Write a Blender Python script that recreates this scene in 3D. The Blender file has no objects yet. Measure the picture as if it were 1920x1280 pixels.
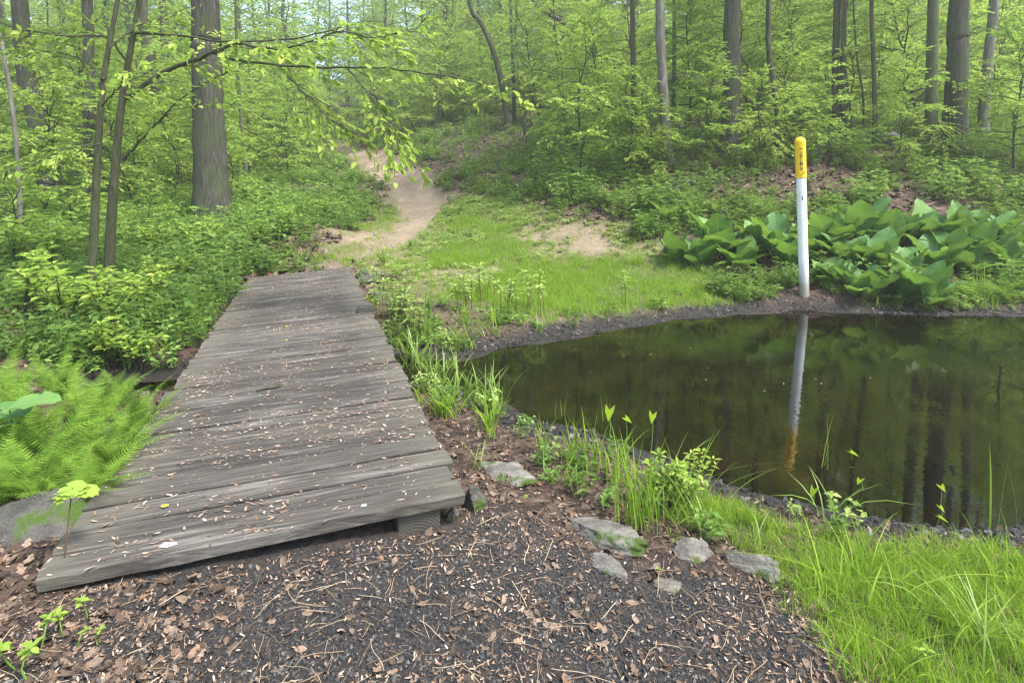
import bpy, math, random
import numpy as np
from mathutils import Vector, Matrix, Euler

R = math.radians
rng = np.random.default_rng(7)
random.seed(7)
scene = bpy.context.scene
COL = scene.collection

# ------------------------------------------------------------------ camera, sky, sun, exposure
CAMZ, PITCH, LENS = 1.5, 4.0, 20.0
FPX = 1920 * LENS / 36.0
SHIFT = (356 - 640 + FPX * math.tan(R(PITCH))) / 1920.0
cam_d = bpy.data.cameras.new('camera'); cam = bpy.data.objects.new('camera', cam_d); COL.objects.link(cam)
cam.location = (0, 0, CAMZ); cam.rotation_euler = (R(90 - PITCH), 0, 0)
cam_d.lens = LENS; cam_d.sensor_width = 36; cam_d.shift_y = SHIFT
cam_d.clip_start = 0.05; cam_d.clip_end = 800
scene.camera = cam

SUN_EL, SUN_AZ = 60.0, 122.0        # azimuth clockwise from +Y
w = bpy.data.worlds.new('World'); scene.world = w; w.use_nodes = True
wn = w.node_tree.nodes; wl = w.node_tree.links
sky = wn.new('ShaderNodeTexSky'); sky.sky_type = 'NISHITA'; sky.sun_disc = False
sky.sun_elevation = R(SUN_EL); sky.sun_rotation = R(SUN_AZ); sky.air_density = 1.0; sky.dust_density = 3.0; sky.ozone_density = 1.0
wl.new(sky.outputs[0], wn['Background'].inputs[0]); wn['Background'].inputs[1].default_value = 0.15
sun_d = bpy.data.lights.new('sun', 'SUN'); sun = bpy.data.objects.new('sun', sun_d); COL.objects.link(sun)
sun_d.energy = 2.2; sun_d.angle = R(11); sun_d.color = (1.0, 0.97, 0.92)
sd = Vector((math.sin(R(SUN_AZ)) * math.cos(R(SUN_EL)), math.cos(R(SUN_AZ)) * math.cos(R(SUN_EL)), math.sin(R(SUN_EL))))
sun.rotation_euler = sd.to_track_quat('Z', 'Y').to_euler(); sun.location = (0, -5, 30)
scene.view_settings.view_transform = 'Standard'; scene.view_settings.look = 'None'
scene.view_settings.gamma = 1.0; scene.view_settings.use_curve_mapping = False
scene.view_settings.exposure = 2.0
cy = scene.cycles
cy.max_bounces = 5; cy.diffuse_bounces = 3; cy.glossy_bounces = 2; cy.transmission_bounces = 3; cy.transparent_max_bounces = 6
cy.use_denoising = True; cy.denoiser = 'OPENIMAGEDENOISE'; cy.denoising_prefilter = 'NONE'; cy.use_adaptive_sampling = True; cy.adaptive_threshold = 0.02; cy.pixel_filter_type = 'BLACKMAN_HARRIS'; cy.filter_width = 1.4; cy.sample_clamp_indirect = 3; cy.caustics_reflective = False; cy.caustics_refractive = False

# ------------------------------------------------------------------ measuring helpers (photo pixel -> place)
cp, sp = math.cos(R(PITCH)), math.sin(R(PITCH))
def ray(u, v):
    xc = (u - 960) / FPX; yc = (640 - v + 1920 * SHIFT) / FPX
    return np.array([xc, cp + yc * sp, yc * cp - sp])
def P(u, v, z):
    r = ray(u, v); t = (z - CAMZ) / r[2]
    return np.array([r[0] * t, r[1] * t, z])
def D(u, v, y):
    r = ray(u, v); t = y / r[1]
    return np.array([r[0] * t, y, CAMZ + r[2] * t])

# ------------------------------------------------------------------ mesh helpers
def mk(name, parts, smooth=True):
    """parts: list of (V(n,3), F(m,k)[, material index]) -> mesh"""
    me = bpy.data.meshes.new(name)
    Vs, idx, starts, tots, mats = [], [], [], [], []
    vo = lo = 0
    for p in parts:
        V = np.asarray(p[0], float).reshape(-1, 3); F = np.asarray(p[1], int)
        if len(F) == 0: continue
        k = F.shape[1]
        Vs.append(V); idx.append((F + vo).ravel())
        starts.append(lo + np.arange(len(F)) * k); tots.append(np.full(len(F), k))
        mats.append(np.full(len(F), p[2] if len(p) > 2 else 0))
        vo += len(V); lo += F.size
    if not Vs: return me
    Vs = np.concatenate(Vs); idx = np.concatenate(idx)
    me.vertices.add(len(Vs)); me.vertices.foreach_set('co', Vs.astype(np.float32).ravel())
    me.loops.add(len(idx)); me.loops.foreach_set('vertex_index', idx.astype(np.int32))
    n = sum(len(s) for s in starts)
    me.polygons.add(n)
    me.polygons.foreach_set('loop_start', np.concatenate(starts).astype(np.int32))
    me.polygons.foreach_set('loop_total', np.concatenate(tots).astype(np.int32))
    me.polygons.foreach_set('material_index', np.concatenate(mats).astype(np.int32))
    me.polygons.foreach_set('use_smooth', np.full(n, smooth))
    me.update(calc_edges=True)
    return me
def obj(name, me, mat=None, parent=None, loc=(0, 0, 0), rot=(0, 0, 0), scl=1.0, link=True):
    o = bpy.data.objects.new(name, me)
    if mat is not None and me is not None and len(me.materials) == 0:
        for m in (mat if isinstance(mat, (list, tuple)) else [mat]): me.materials.append(m)
    if link: COL.objects.link(o)
    o.location = loc; o.rotation_euler = rot
    o.scale = (scl,) * 3 if np.isscalar(scl) else scl
    if parent is not None: o.parent = parent
    return o
def tag(o, label=None, cat=None, group=None, kind=None):
    if label: o['label'] = label
    if cat: o['category'] = cat
    if group: o['group'] = group
    if kind: o['kind'] = kind
    return o
def thing(name, label, cat, loc=(0, 0, 0), rz=0, group=None):
    return tag(obj(name, None, None, None, loc, (0, 0, rz)), label, cat, group)

def norm(a): return a / np.maximum(np.linalg.norm(a, axis=-1, keepdims=True), 1e-9)
def tube(pts, rad, seg=8, wob=0.0, cap=True, rg=None):
    pts = np.asarray(pts, float); n = len(pts); rad = np.broadcast_to(np.asarray(rad, float), (n,))
    T = norm(np.gradient(pts, axis=0))
    ref = np.array([0, 0, 1.0]) if abs(T[0][2]) < 0.8 else np.array([1.0, 0, 0])
    A = norm(np.cross(T, ref)); B = np.cross(T, A)
    th = np.linspace(0, 2 * np.pi, seg, endpoint=False)
    rr = rad[:, None] * np.ones(seg)
    if wob and rg is not None: rr = rr * (1 + wob * rg.normal(size=(n, seg)))
    V = pts[:, None] + rr[..., None] * (np.cos(th)[None, :, None] * A[:, None] + np.sin(th)[None, :, None] * B[:, None])
    i = np.arange(n - 1)[:, None] * seg; j = np.arange(seg)[None]; jn = (j + 1) % seg
    F = np.stack([i + j, i + jn, i + seg + jn, i + seg + j], -1).reshape(-1, 4)
    out = [(V.reshape(-1, 3), F)]
    if cap:
        for e, fl in ((0, 1), (n - 1, -1)):
            ring = V[e]; c = pts[e][None]
            VV = np.concatenate([ring, c]); k = np.arange(seg); kn = (k + 1) % seg
            FF = np.stack([k, np.full(seg, seg), kn] if fl > 0 else [k, kn, np.full(seg, seg)], -1)
            out.append((VV, FF))
    return out
def spline(pts, n):
    """Catmull-Rom through pts, n samples"""
    p = np.asarray(pts, float)
    if len(p) == 2:
        t = np.linspace(0, 1, n)[:, None]; return p[0] * (1 - t) + p[1] * t
    q = np.concatenate([[2 * p[0] - p[1]], p, [2 * p[-1] - p[-2]]])
    t = np.linspace(0, len(p) - 1 - 1e-6, n); i = t.astype(int); f = (t - i)[:, None]
    a, b, c, d = q[i], q[i + 1], q[i + 2], q[i + 3]
    return 0.5 * (2 * b + (c - a) * f + (2 * a - 5 * b + 4 * c - d) * f * f + (3 * b - 3 * c + d - a) * f ** 3)

# leaf templates: (along, across, up), faces
LEAF_S = (np.array([[0, 0, 0], [.42, .5, .10], [1, 0, -.10], [.42, -.5, .10]]), np.array([[0, 2, 1], [0, 3, 2]]))
LEAF_M = (np.array([[0, 0, 0], [.28, .40, .06], [.62, .42, .03], [1, 0, -.14], [.62, -.42, .03], [.28, -.40, .06], [.5, 0, -.05]]),
          np.array([[0, 6, 1], [1, 6, 2], [2, 6, 3], [3, 6, 4], [4, 6, 5], [5, 6, 0]]))
def leaves(c, d, n, L, W, tpl):
    """batch of leaves: base points c, axis d, normals n, lengths L, widths W"""
    c = np.asarray(c, float); d = norm(np.asarray(d, float)); n = np.asarray(n, float)
    s = norm(np.cross(n, d)); n2 = np.cross(d, s)
    L = np.broadcast_to(L, (len(c),)); W = np.broadcast_to(W, (len(c),))
    T, F = tpl
    V = (c[:, None] + d[:, None] * (T[None, :, 0, None] * L[:, None, None])
         + s[:, None] * (T[None, :, 1, None] * W[:, None, None]) + n2[:, None] * (T[None, :, 2, None] * L[:, None, None]))
    FF = (F[None] + (np.arange(len(c)) * len(T))[:, None, None]).reshape(-1, 3)
    return (V.reshape(-1, 3), FF)
def rand_unit(rg, n):
    return norm(rg.normal(size=(n, 3)))

# ------------------------------------------------------------------ materials
def newmat(name):
    m = bpy.data.materials.new(name); m.use_nodes = True
    nt = m.node_tree; nt.nodes.clear()
    out = nt.nodes.new('ShaderNodeOutputMaterial')
    return m, nt, out
def node(nt, t, **kw):
    n = nt.nodes.new(t)
    for k, v in kw.items():
        if k.startswith('i_'):
            key = k[2:]; key = int(key) if key.isdigit() else key.replace('_', ' ')
            n.inputs[key].default_value = v
        else: setattr(n, k, v)
    return n
def ramp(nt, fac, stops, interp='LINEAR'):
    r = nt.nodes.new('ShaderNodeValToRGB'); cr = r.color_ramp; cr.interpolation = interp
    while len(cr.elements) < len(stops): cr.elements.new(0.5)
    for e, (p, c) in zip(cr.elements, stops):
        e.position = p; e.color = (c[0], c[1], c[2], 1) if hasattr(c, '__len__') else (c, c, c, 1)
    if fac is not None: nt.links.new(fac, r.inputs[0])
    return r.outputs[0]
def noise(nt, vec, scale, detail=4, rough=0.55, dist=0.0):
    n = node(nt, 'ShaderNodeTexNoise', i_Scale=scale, i_Detail=detail, i_Roughness=rough, i_Distortion=dist)
    if vec is not None: nt.links.new(vec, n.inputs['Vector'])
    return n.outputs[0]
def mapping(nt, vec, scale=(1, 1, 1), loc=(0, 0, 0), rot=(0, 0, 0)):
    m = node(nt, 'ShaderNodeMapping'); m.inputs['Scale'].default_value = scale; m.inputs['Location'].default_value = loc; m.inputs['Rotation'].default_value = rot
    nt.links.new(vec, m.inputs[0]); return m.outputs[0]
def coords(nt, kind='Object'): return node(nt, 'ShaderNodeTexCoord').outputs[kind]
def mix(nt, fac, a, b, mode='MIX'):
    m = node(nt, 'ShaderNodeMix', data_type='RGBA', blend_type=mode)
    for s, v in ((0, fac), (6, a), (7, b)):
        if hasattr(v, 'is_linked') or isinstance(v, bpy.types.NodeSocket): nt.links.new(v, m.inputs[s])
        else: m.inputs[s].default_value = v if s == 0 else (v[0], v[1], v[2], 1)
    return m.outputs[2]
def mathn(nt, op, a, b=None, clamp=False):
    m = node(nt, 'ShaderNodeMath', operation=op, use_clamp=clamp)
    for s, v in ((0, a), (1, b)):
        if v is None: continue
        if isinstance(v, bpy.types.NodeSocket): nt.links.new(v, m.inputs[s])
        else: m.inputs[s].default_value = v
    return m.outputs[0]
def bump(nt, h, strength, dist=0.01):
    b = node(nt, 'ShaderNodeBump', i_Strength=strength, i_Distance=dist); nt.links.new(h, b.inputs['Height']); return b.outputs[0]
def bsdf(nt, out, col, rough=0.8, spec=0.3, nrm=None):
    b = node(nt, 'ShaderNodeBsdfPrincipled')
    for key, v in (('Base Color', col), ('Roughness', rough)):
        if isinstance(v, bpy.types.NodeSocket): nt.links.new(v, b.inputs[key])
        else: b.inputs[key].default_value = v if key == 'Roughness' else (v[0], v[1], v[2], 1)
    b.inputs['Specular IOR Level'].default_value = spec
    if nrm is not None: nt.links.new(nrm, b.inputs['Normal'])
    nt.links.new(b.outputs[0], out.inputs[0]); return b

def leafmat(name, cols, rand='island', trans=0.46, rough=0.45, spec=0.35, gloss=False):
    m, nt, out = newmat(name)
    if rand == 'island': f = node(nt, 'ShaderNodeNewGeometry').outputs['Random Per Island']
    elif rand == 'both':
        a = node(nt, 'ShaderNodeNewGeometry').outputs['Random Per Island']; b_ = node(nt, 'ShaderNodeObjectInfo').outputs['Random']
        f = mathn(nt, 'FRACT', mathn(nt, 'ADD', a, b_))
    else: f = node(nt, 'ShaderNodeObjectInfo').outputs['Random']
    k = len(cols)
    c = ramp(nt, f, [(i / (k - 1), cc) for i, cc in enumerate(cols)])
    if gloss:
        b = node(nt, 'ShaderNodeBsdfPrincipled', i_Roughness=rough); b.inputs['Specular IOR Level'].default_value = spec
        nt.links.new(c, b.inputs['Base Color'])
    else:
        b = node(nt, 'ShaderNodeBsdfDiffuse'); nt.links.new(c, b.inputs['Color'])
    t = node(nt, 'ShaderNodeBsdfTranslucent')
    tc = mix(nt, 0.5, c, (0.40, 0.60, 0.11)); nt.links.new(mix(nt, 1.0, tc, (1.0, 1.0, 0.85), 'MULTIPLY'), t.inputs[0])
    mx = node(nt, 'ShaderNodeMixShader', i_0=trans)
    nt.links.new(b.outputs[0], mx.inputs[1]); nt.links.new(t.outputs[0], mx.inputs[2]); nt.links.new(mx.outputs[0], out.inputs[0])
    return m
def barkmat(name, c1, c2, c3, vs=14.0, stretch=0.14, strength=0.8, moss=0.0):
    m, nt, out = newmat(name)
    co = coords(nt)
    st = mapping(nt, co, (1, 1, stretch))
    n1 = noise(nt, st, vs, 6, 0.65, 0.4); n2 = noise(nt, mapping(nt, co, (1, 1, .4)), 3.0, 4)
    v = node(nt, 'ShaderNodeTexVoronoi', feature='DISTANCE_TO_EDGE', i_Scale=vs * 1.3); nt.links.new(mapping(nt, st, (1, 1, .7)), v.inputs['Vector'])
    ve = mathn(nt, 'MULTIPLY', v.outputs[0], 2.5, True)
    h = mathn(nt, 'ADD', n1, mathn(nt, 'MULTIPLY', ve, 0.5))
    c = ramp(nt, n1, [(0.30, c1), (0.52, c2), (0.75, c3)])
    c = mix(nt, mathn(nt, 'MULTIPLY', n2, 0.35), c, c1)
    if moss:
        mf = ramp(nt, noise(nt, co, 2.5, 5), [(0.5 - moss * .3, 0), (0.62, 1)])
        c = mix(nt, mathn(nt, 'MULTIPLY', mf, 0.6), c, (0.055, 0.075, 0.03))
    bsdf(nt, out, c, 0.9, 0.15, bump(nt, h, strength, 0.03))
    return m

GREEN_MID = [(.095, .155, .028), (.160, .255, .042), (.230, .340, .058), (.30, .40, .085)]
GREEN_PALE = [(.140, .215, .040), (.220, .325, .058), (.300, .390, .080), (.38, .44, .11)]
GREEN_DARK = [(.070, .130, .028), (.115, .200, .040), (.165, .265, .052), (.22, .32, .07)]
M = {}
M['leaf_mid'] = leafmat('leaf_mid', GREEN_MID)
M['leaf_pale'] = leafmat('leaf_pale', GREEN_PALE)
M['leaf_dark'] = leafmat('leaf_dark', GREEN_DARK)
M['leaf_yellow'] = leafmat('leaf_yellow', [(.12, .21, .015), (.19, .29, .02), (.27, .33, .03)], trans=.45)
M['cover'] = leafmat('cover', [(.062, .118, .028), (.105, .190, .042), (.155, .255, .060), (.22, .32, .09)], 'both', .34)
M['cover_dark'] = leafmat('cover_dark', [(.030, .065, .018), (.055, .105, .026), (.085, .150, .036), (.12, .19, .05)], 'both', .3)
M['cover_pale'] = leafmat('cover_pale', [(.15, .22, .06), (.22, .29, .085), (.30, .36, .12)], 'both', .3)
M['straw_blade'] = leafmat('straw_blade', [(.16, .12, .06), (.26, .20, .10), (.20, .22, .08)], 'both', .2)
M['grass'] = leafmat('grass', [(.088, .170, .015), (.138, .245, .020), (.19, .305, .030), (.26, .34, .06)], 'both', .42, .5, .25)
M['reed'] = leafmat('reed', [(.085, .15, .02), (.13, .21, .028), (.18, .26, .04)], 'both', .35, .4, .4, True)
M['fern'] = leafmat('fern', [(.075, .15, .022), (.125, .225, .032), (.18, .28, .045)], 'both', .40, .55, .2)
M['bark_grey'] = barkmat('bark_grey', (.020, .019, .016), (.066, .062, .053), (.145, .138, .122), 26, .10, 1.0, .35)
M['bark_pale'] = barkmat('bark_pale', (.06, .056, .046), (.13, .122, .104), (.22, .21, .19), 10, .25, .5)
M['bark_dark'] = barkmat('bark_dark', (.018, .016, .012), (.05, .043, .034), (.10, .09, .07), 16, .15, .8, .5)
M['bark_moss'] = barkmat('bark_moss', (.03, .028, .018), (.075, .070, .045), (.14, .13, .09), 18, .2, .7, 1.0)
M['stem_red'] = barkmat('stem_red', (.05, .03, .02), (.10, .065, .035), (.14, .11, .05), 20, .2, .3)
m, nt, out = newmat('stem_green'); bsdf(nt, out, (.10, .19, .03), .6, .3); M['stem_green'] = m

def stonemat(name, c1, c2, c3, moss=0.0, sc=4.0):
    m, nt, out = newmat(name); co = coords(nt)
    n1 = noise(nt, co, sc, 8, .65); n2 = noise(nt, co, sc * 14, 4, .7)
    c = ramp(nt, n1, [(.3, c1), (.5, c2), (.72, c3)])
    c = mix(nt, mathn(nt, 'MULTIPLY', ramp(nt, n2, [(.45, 0), (.7, 1)]), .5), c, c3)
    if moss:
        g = node(nt, 'ShaderNodeNewGeometry').outputs['Normal']
        f = ramp(nt, noise(nt, co, 6, 5), [(.62 - moss * .25, 0), (.70 - moss * .2, 1)])
        c = mix(nt, f, c, (.05, .085, .015))
    bsdf(nt, out, c, .9, .2, bump(nt, mathn(nt, 'ADD', n1, mathn(nt, 'MULTIPLY', n2, .35)), .9, .04)); return m
M['stone'] = stonemat('stone', (.055, .050, .042), (.13, .12, .105), (.26, .245, .215), .25, 9.0)
M['stone_moss'] = stonemat('stone_moss', (.03, .03, .026), (.07, .067, .06), (.13, .125, .11), .35, 7.0)
M['stone_far'] = stonemat('stone_far', (.04, .043, .036), (.09, .092, .08), (.17, .17, .15), .5, 1.5)

# ------------------------------------------------------------------ terrain
def sstep(a, b, x):
    t = np.clip((x - a) / (b - a), 0, 1); return t * t * (3 - 2 * t)
def poly_sd(x, y, poly):
    """signed distance to polygon, negative inside"""
    p = np.asarray(poly)[:, :2]; n = len(p)
    d = np.full(x.shape, 1e9); ins = np.zeros(x.shape, bool)
    for i in range(n):
        a, b = p[i], p[(i + 1) % n]; e = b - a
        wx, wy = x - a[0], y - a[1]
        t = np.clip((wx * e[0] + wy * e[1]) / (e @ e), 0, 1)
        d = np.minimum(d, np.hypot(wx - e[0] * t, wy - e[1] * t))
        c = ((a[1] <= y) & (b[1] > y)) | ((b[1] <= y) & (a[1] > y))
        with np.errstate(divide='ignore', invalid='ignore'):
            xi = a[0] + (y - a[1]) / (b[1] - a[1]) * e[0]
        ins ^= c & (x < xi)
    return np.where(ins, -d, d)
def line_d(x, y, pl):
    d = np.full(x.shape, 1e9)
    for a, b in zip(pl[:-1], pl[1:]):
        a = np.asarray(a)[:2]; b = np.asarray(b)[:2]; e = b - a
        t = np.clip(((x - a[0]) * e[0] + (y - a[1]) * e[1]) / (e @ e), 0, 1)
        d = np.minimum(d, np.hypot(x - a[0] - e[0] * t, y - a[1] - e[1] * t))
    return d
class VNoise:
    def __init__(s, seed): s.g = np.random.default_rng(seed).random((64, 64))
    def __call__(s, x, y, sc):
        x = np.asarray(x) * sc; y = np.asarray(y) * sc
        i = np.floor(x).astype(int); j = np.floor(y).astype(int); f = x - i; g = y - j
        f = f * f * (3 - 2 * f); g = g * g * (3 - 2 * g); G = s.g
        a = G[i % 64, j % 64]; b = G[(i + 1) % 64, j % 64]; c = G[i % 64, (j + 1) % 64]; d = G[(i + 1) % 64, (j + 1) % 64]
        return (a * (1 - f) + b * f) * (1 - g) + (c * (1 - f) + d * f) * g
vn = VNoise(3)
def fbm(x, y, sc): return (vn(x, y, sc) + .5 * vn(x + 9, y + 4, sc * 2.1) + .25 * vn(x + 3, y + 17, sc * 4.3)) / 1.75

WATER = -0.35
pix = [(400, 425, 14), (95, 390, 17), (0, 420, 14), (600, 430, 13.5), (610, 350, 20), (300, 330, 25), (100, 300, 35), (480, 290, 33),
       (770, 420, 16), (790, 385, 19.2), (740, 330, 25.5), (650, 282, 35), (600, 262, 44), (840, 400, 17.2), (700, 440, 14.5),
       (850, 262, 29), (800, 225, 38), (960, 285, 22.5), (930, 222, 34), (800, 300, 25.5), (880, 330, 20.5), (1000, 380, 15.5), (1100, 330, 16), (1250, 303, 16), (1100, 205, 32),
       (900, 432, 14.2), (1100, 445, 12.6), (1000, 520, 10.6), (1200, 530, 9.9), (850, 500, 11.2), (1200, 470, 11.4),
       (1370, 292, 15.5), (1290, 160, 28), (1750, 288, 15.2), (1560, 262, 17), (1550, 200, 24), (1850, 210, 23), (1700, 112, 38), (1900, 100, 38),
       (1330, 415, 12.2), (1500, 400, 12.4), (1700, 405, 12.2), (1910, 410, 12.0), (1500, 545, 9.1), (1700, 545, 9.1), (1900, 550, 9.1), (1300, 500, 10.6),
       (1600, 480, 10.3), (1850, 480, 10.3), (250, 560, 7.8), (420, 545, 8.8), (100, 560, 7.6), (560, 470, 12.2)]
ctl = [D(*p) for p in pix] + [np.array(p) for p in [
    (-1.95, 2.1, -.055), (-1.3, 2.3, -.10), (-.7, 2.5, -.12), (-.2, 2.7, -.17), (0, 2, -.17), (-1.5, 1.4, -.12), (0, 1.2, -.16), (1.0, 1.5, -.20), (.45, 2.7, -.23), (.6, 3.4, -.25),
    (-.4, 3.4, -.24), (-.6, 4.4, -.28), (1.5, 2.2, -.25), (1.9, 1.6, -.25), (2.6, 2.2, -.27), (3, 1.2, -.25), (-2.6, 2.6, -.05), (-2.5, 1.3, -.02), (-3.0, 3.6, -.14), (-4, 4.4, -.2),
    (-5, 6.8, -.02), (-5, 9.3, .05), (-4.1, 8.0, -.08), (-3.6, 10.9, -.02), (-4.7, 10.3, .06), (-2.9, 10.4, .02), (-2.2, 9.4, -.10), (-1.4, 8.2, -.2), (-8, 8, .1), (-8, 5, -.02), (-7, 2, .05), (-12, 8, .25), (-10, 11, .3),
    (-40, 60, 8.5), (-15, 62, 9.5), (0, 60, 13), (30, 60, 19), (60, 40, 14), (-60, 30, 3), (-60, 0, 0), (60, 0, 0), (0, -40, 0), (50, -40, 0), (-50, -40, 0), (30, 13, 2), (30, 5, -.2),
    (15, -3, -.1), (0, 95, 21), (60, 95, 30), (-60, 95, 16), (0, -6, -.1), (-15, -8, 0), (110, 110, 34), (-110, 110, 20), (110, -60, 0), (-110, -60, 0)]]
ctl = np.array(ctl)
def tps_fit(c):
    n = len(c); r = np.hypot(c[:, None, 0] - c[None, :, 0], c[:, None, 1] - c[None, :, 1])
    K = np.where(r > 0, r * r * np.log(np.maximum(r, 1e-9)), 0) + np.eye(n) * 0.25
    Pm = np.c_[np.ones(n), c[:, :2]]
    A = np.block([[K, Pm], [Pm.T, np.zeros((3, 3))]])
    return np.linalg.solve(A, np.r_[c[:, 2], 0, 0, 0])
tw = tps_fit(ctl)
def tps(x, y):
    o = tw[-3] + tw[-2] * x + tw[-1] * y
    for k in range(len(ctl)):
        r2 = (x - ctl[k, 0]) ** 2 + (y - ctl[k, 1]) ** 2
        o = o + tw[k] * 0.5 * r2 * np.log(np.maximum(r2, 1e-12))
    return o
shore_px = [(860, 672), (940, 652), (1060, 636), (1160, 614), (1260, 600), (1400, 588), (1500, 582), (1620, 587), (1750, 592), (1920, 592)]
near_px = [(1920, 985), (1790, 990), (1640, 970), (1500, 945), (1400, 920), (1330, 892), (1260, 870), (1150, 835), (1060, 810), (960, 775), (880, 745), (800, 722)]
POND = [P(u, v, WATER)[:2] for u, v in shore_px] + [(12, 8.5), (20, 8.2), (22, 4.5), (12, 2.2), (6, 2.4)] + [P(u, v, WATER)[:2] for u, v in near_px] + \
       [(-1.5, 5.35), (-2.6, 5.05), (-3.3, 5.1), (-3.9, 5.25), (-3.9, 5.35), (-3.3, 5.5), (-2.6, 5.65), (-1.5, 6.3)]
def G0(u, v):
    r = ray(u, v); t = np.geomspace(4.0, 90, 3000); k = np.argmax(CAMZ + r[2] * t < tps(r[0] * t, r[1] * t)); return np.array([r[0] * t[k], r[1] * t[k]])
PATH = [np.array((-3.75, 10.2))] + [G0(u, v) for u, v in [(640, 478), (700, 455), (760, 425), (790, 392), (780, 360), (748, 332), (705, 305), (668, 288), (640, 272)]]
PATHB = PATH[:5]

def axis(lo, a, b, hi, step, grow=1.13):
    mid = np.arange(a, b + 1e-6, step); out = [mid]; s = step; p = b; r = []
    while p < hi: s *= grow; p += s; r.append(p)
    s = step; p = a; l = []
    while p > lo: s *= grow; p -= s; l.append(p)
    return np.concatenate([l[::-1], mid, r])
GX = axis(-140, -5.5, 8.5, 140, .085, 1.07); GY = axis(-60, .6, 11.5, 150, .085, 1.06)
XX, YY = np.meshgrid(GX, GY, indexing='ij')
def build_h(x, y):
    h = tps(x, y)
    far = np.hypot(x, y)
    h = h + (fbm(x, y, .9) - .5) * .10 * sstep(2, 9, far) + (fbm(x + 31, y, .22) - .5) * .9 * sstep(14, 40, far) + (fbm(x, y + 7, 4.5) - .5) * .035
    pd = line_d(x, y, PATH)
    h = h - .07 * (1 - sstep(.4, 1.1, pd)) * sstep(10, 14, y)
    d = poly_sd(x, y, POND) + (fbm(x, y, 1.6) - .5) * .22
    h = np.maximum(h, WATER + .10)
    shelf = WATER + .008 + .15 * d + .10 * (fbm(x, y, 6) - .42) * sstep(0, .2, d)
    wgt = sstep(.03, .65, d)
    land = wgt * h + (1 - wgt) * np.minimum(shelf, h)
    bed = WATER + .01 - np.minimum(.30, -d * .22) + (fbm(x, y, 3) - .5) * .04
    return np.where(d > 0, land, np.minimum(bed, WATER - 0.0 + .01)), d
ZZ, SD = build_h(XX, YY)
def bil(A, x, y):
    x = np.asarray(x, float); y = np.asarray(y, float)
    i = np.clip(np.searchsorted(GX, x) - 1, 0, len(GX) - 2); j = np.clip(np.searchsorted(GY, y) - 1, 0, len(GY) - 2)
    f = np.clip((x - GX[i]) / (GX[i + 1] - GX[i]), 0, 1); g = np.clip((y - GY[j]) / (GY[j + 1] - GY[j]), 0, 1)
    return (A[i, j] * (1 - f) + A[i + 1, j] * f) * (1 - g) + (A[i, j + 1] * (1 - f) + A[i + 1, j + 1] * f) * g
def H(x, y): return bil(ZZ, x, y)
def G(u, v):
    """where the line of sight through a photo pixel meets the ground"""
    r = ray(u, v); t = np.geomspace(1.0, 120, 6000)
    x, y, z = r[0] * t, r[1] * t, CAMZ + r[2] * t
    k = np.argmax(z < H(x, y))
    if k == 0: k = len(t) - 1
    return np.array([x[k], y[k], H(x[k], y[k])])
def gpoly(px): return [G(u, v)[:2] for u, v in px]

# ground-cover masks (what lies on the ground where)
GRAVEL = [P(u, v, -.2)[:2] for u, v in [(180, 1085), (480, 1030), (760, 985), (900, 965), (1000, 985), (1150, 1035), (1330, 1060), (1470, 1090), (1540, 1180), (1580, 1280)]] + [(1.3, .6), (1.2, -3), (-1.8, -3), (-1.55, 1.4)]
GR_A = gpoly([(850, 560), (940, 496), (1080, 490), (1310, 508), (1335, 548), (1220, 584), (1060, 582), (940, 585)])
GR_B = gpoly([(795, 495), (825, 460), (955, 448), (1000, 470), (920, 503)])
GR_C = gpoly([(815, 435), (880, 405), (970, 402), (940, 436)])
GR_D = [P(u, v, -.25)[:2] for u, v in [(1270, 925), (1400, 962), (1520, 1005), (1690, 1045), (1920, 1050)]] + [(5, 2.0), (5, .8), (1.6, .8)] + [P(u, v, -.25)[:2] for u, v in [(1640, 1280), (1520, 1130), (1430, 1060), (1330, 1000)]]
GR_E = gpoly([(690, 450), (715, 400), (742, 375), (752, 420), (735, 452)])
GR_F = gpoly([(560, 500), (600, 462), (680, 450), (690, 480), (640, 496)])
PALE = gpoly([(950, 445), (1040, 425), (1130, 425), (1160, 455), (1100, 482), (1010, 468)])
nz = fbm(XX, YY, 2.2) - .5
def inside(poly, soft=.25, jit=.5): return 1 - sstep(-soft, soft, poly_sd(XX, YY, poly) + nz * jit)
m_gravel = inside(GRAVEL, .22, .5)
m_grass = np.clip(np.maximum.reduce([inside(g, .35, 1.6) for g in (GR_A, GR_B, GR_C, GR_E, GR_F)] + [inside(GR_D, .15, .35)]), 0, 1)
pdist = line_d(XX, YY, PATH)
m_path = (1 - sstep(.5, 1.15, pdist + nz * .6)) * sstep(10.0, 10.5, YY)
m_path = np.maximum(m_path, (1 - sstep(.4, 1.4, line_d(XX, YY, PATHB) + nz * 2.4)) * sstep(10.0, 10.5, YY) * .7)
m_path = m_path * (1 - .5 * (1 - sstep(11.5, 14, YY)))
m_path = m_path * (.55 + .45 * sstep(.32, .62, fbm(XX + 3, YY, 1.7)))
m_grass = m_grass * (1 - .75 * (1 - sstep(.5, .9, pdist)))
m_path = np.maximum(m_path, inside(PALE, .5, 2.4) * (.2 + .5 * sstep(.35, .6, fbm(XX, YY + 5, 2.4))))
m_mud = (1 - sstep(.10, .50, SD + nz * .5))
m_bed = sstep(.0, .35, -SD)
m_deck_gap = 1 - sstep(0, .3, np.abs(XX * .942 + YY * .336 - .02))
CLEAR = gpoly([(640, 480), (720, 360), (800, 345), (1000, 395), (1180, 430), (1330, 470), (1330, 560), (1000, 600), (760, 560)])
m_clear = inside(CLEAR, .8, 1.5)

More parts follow.
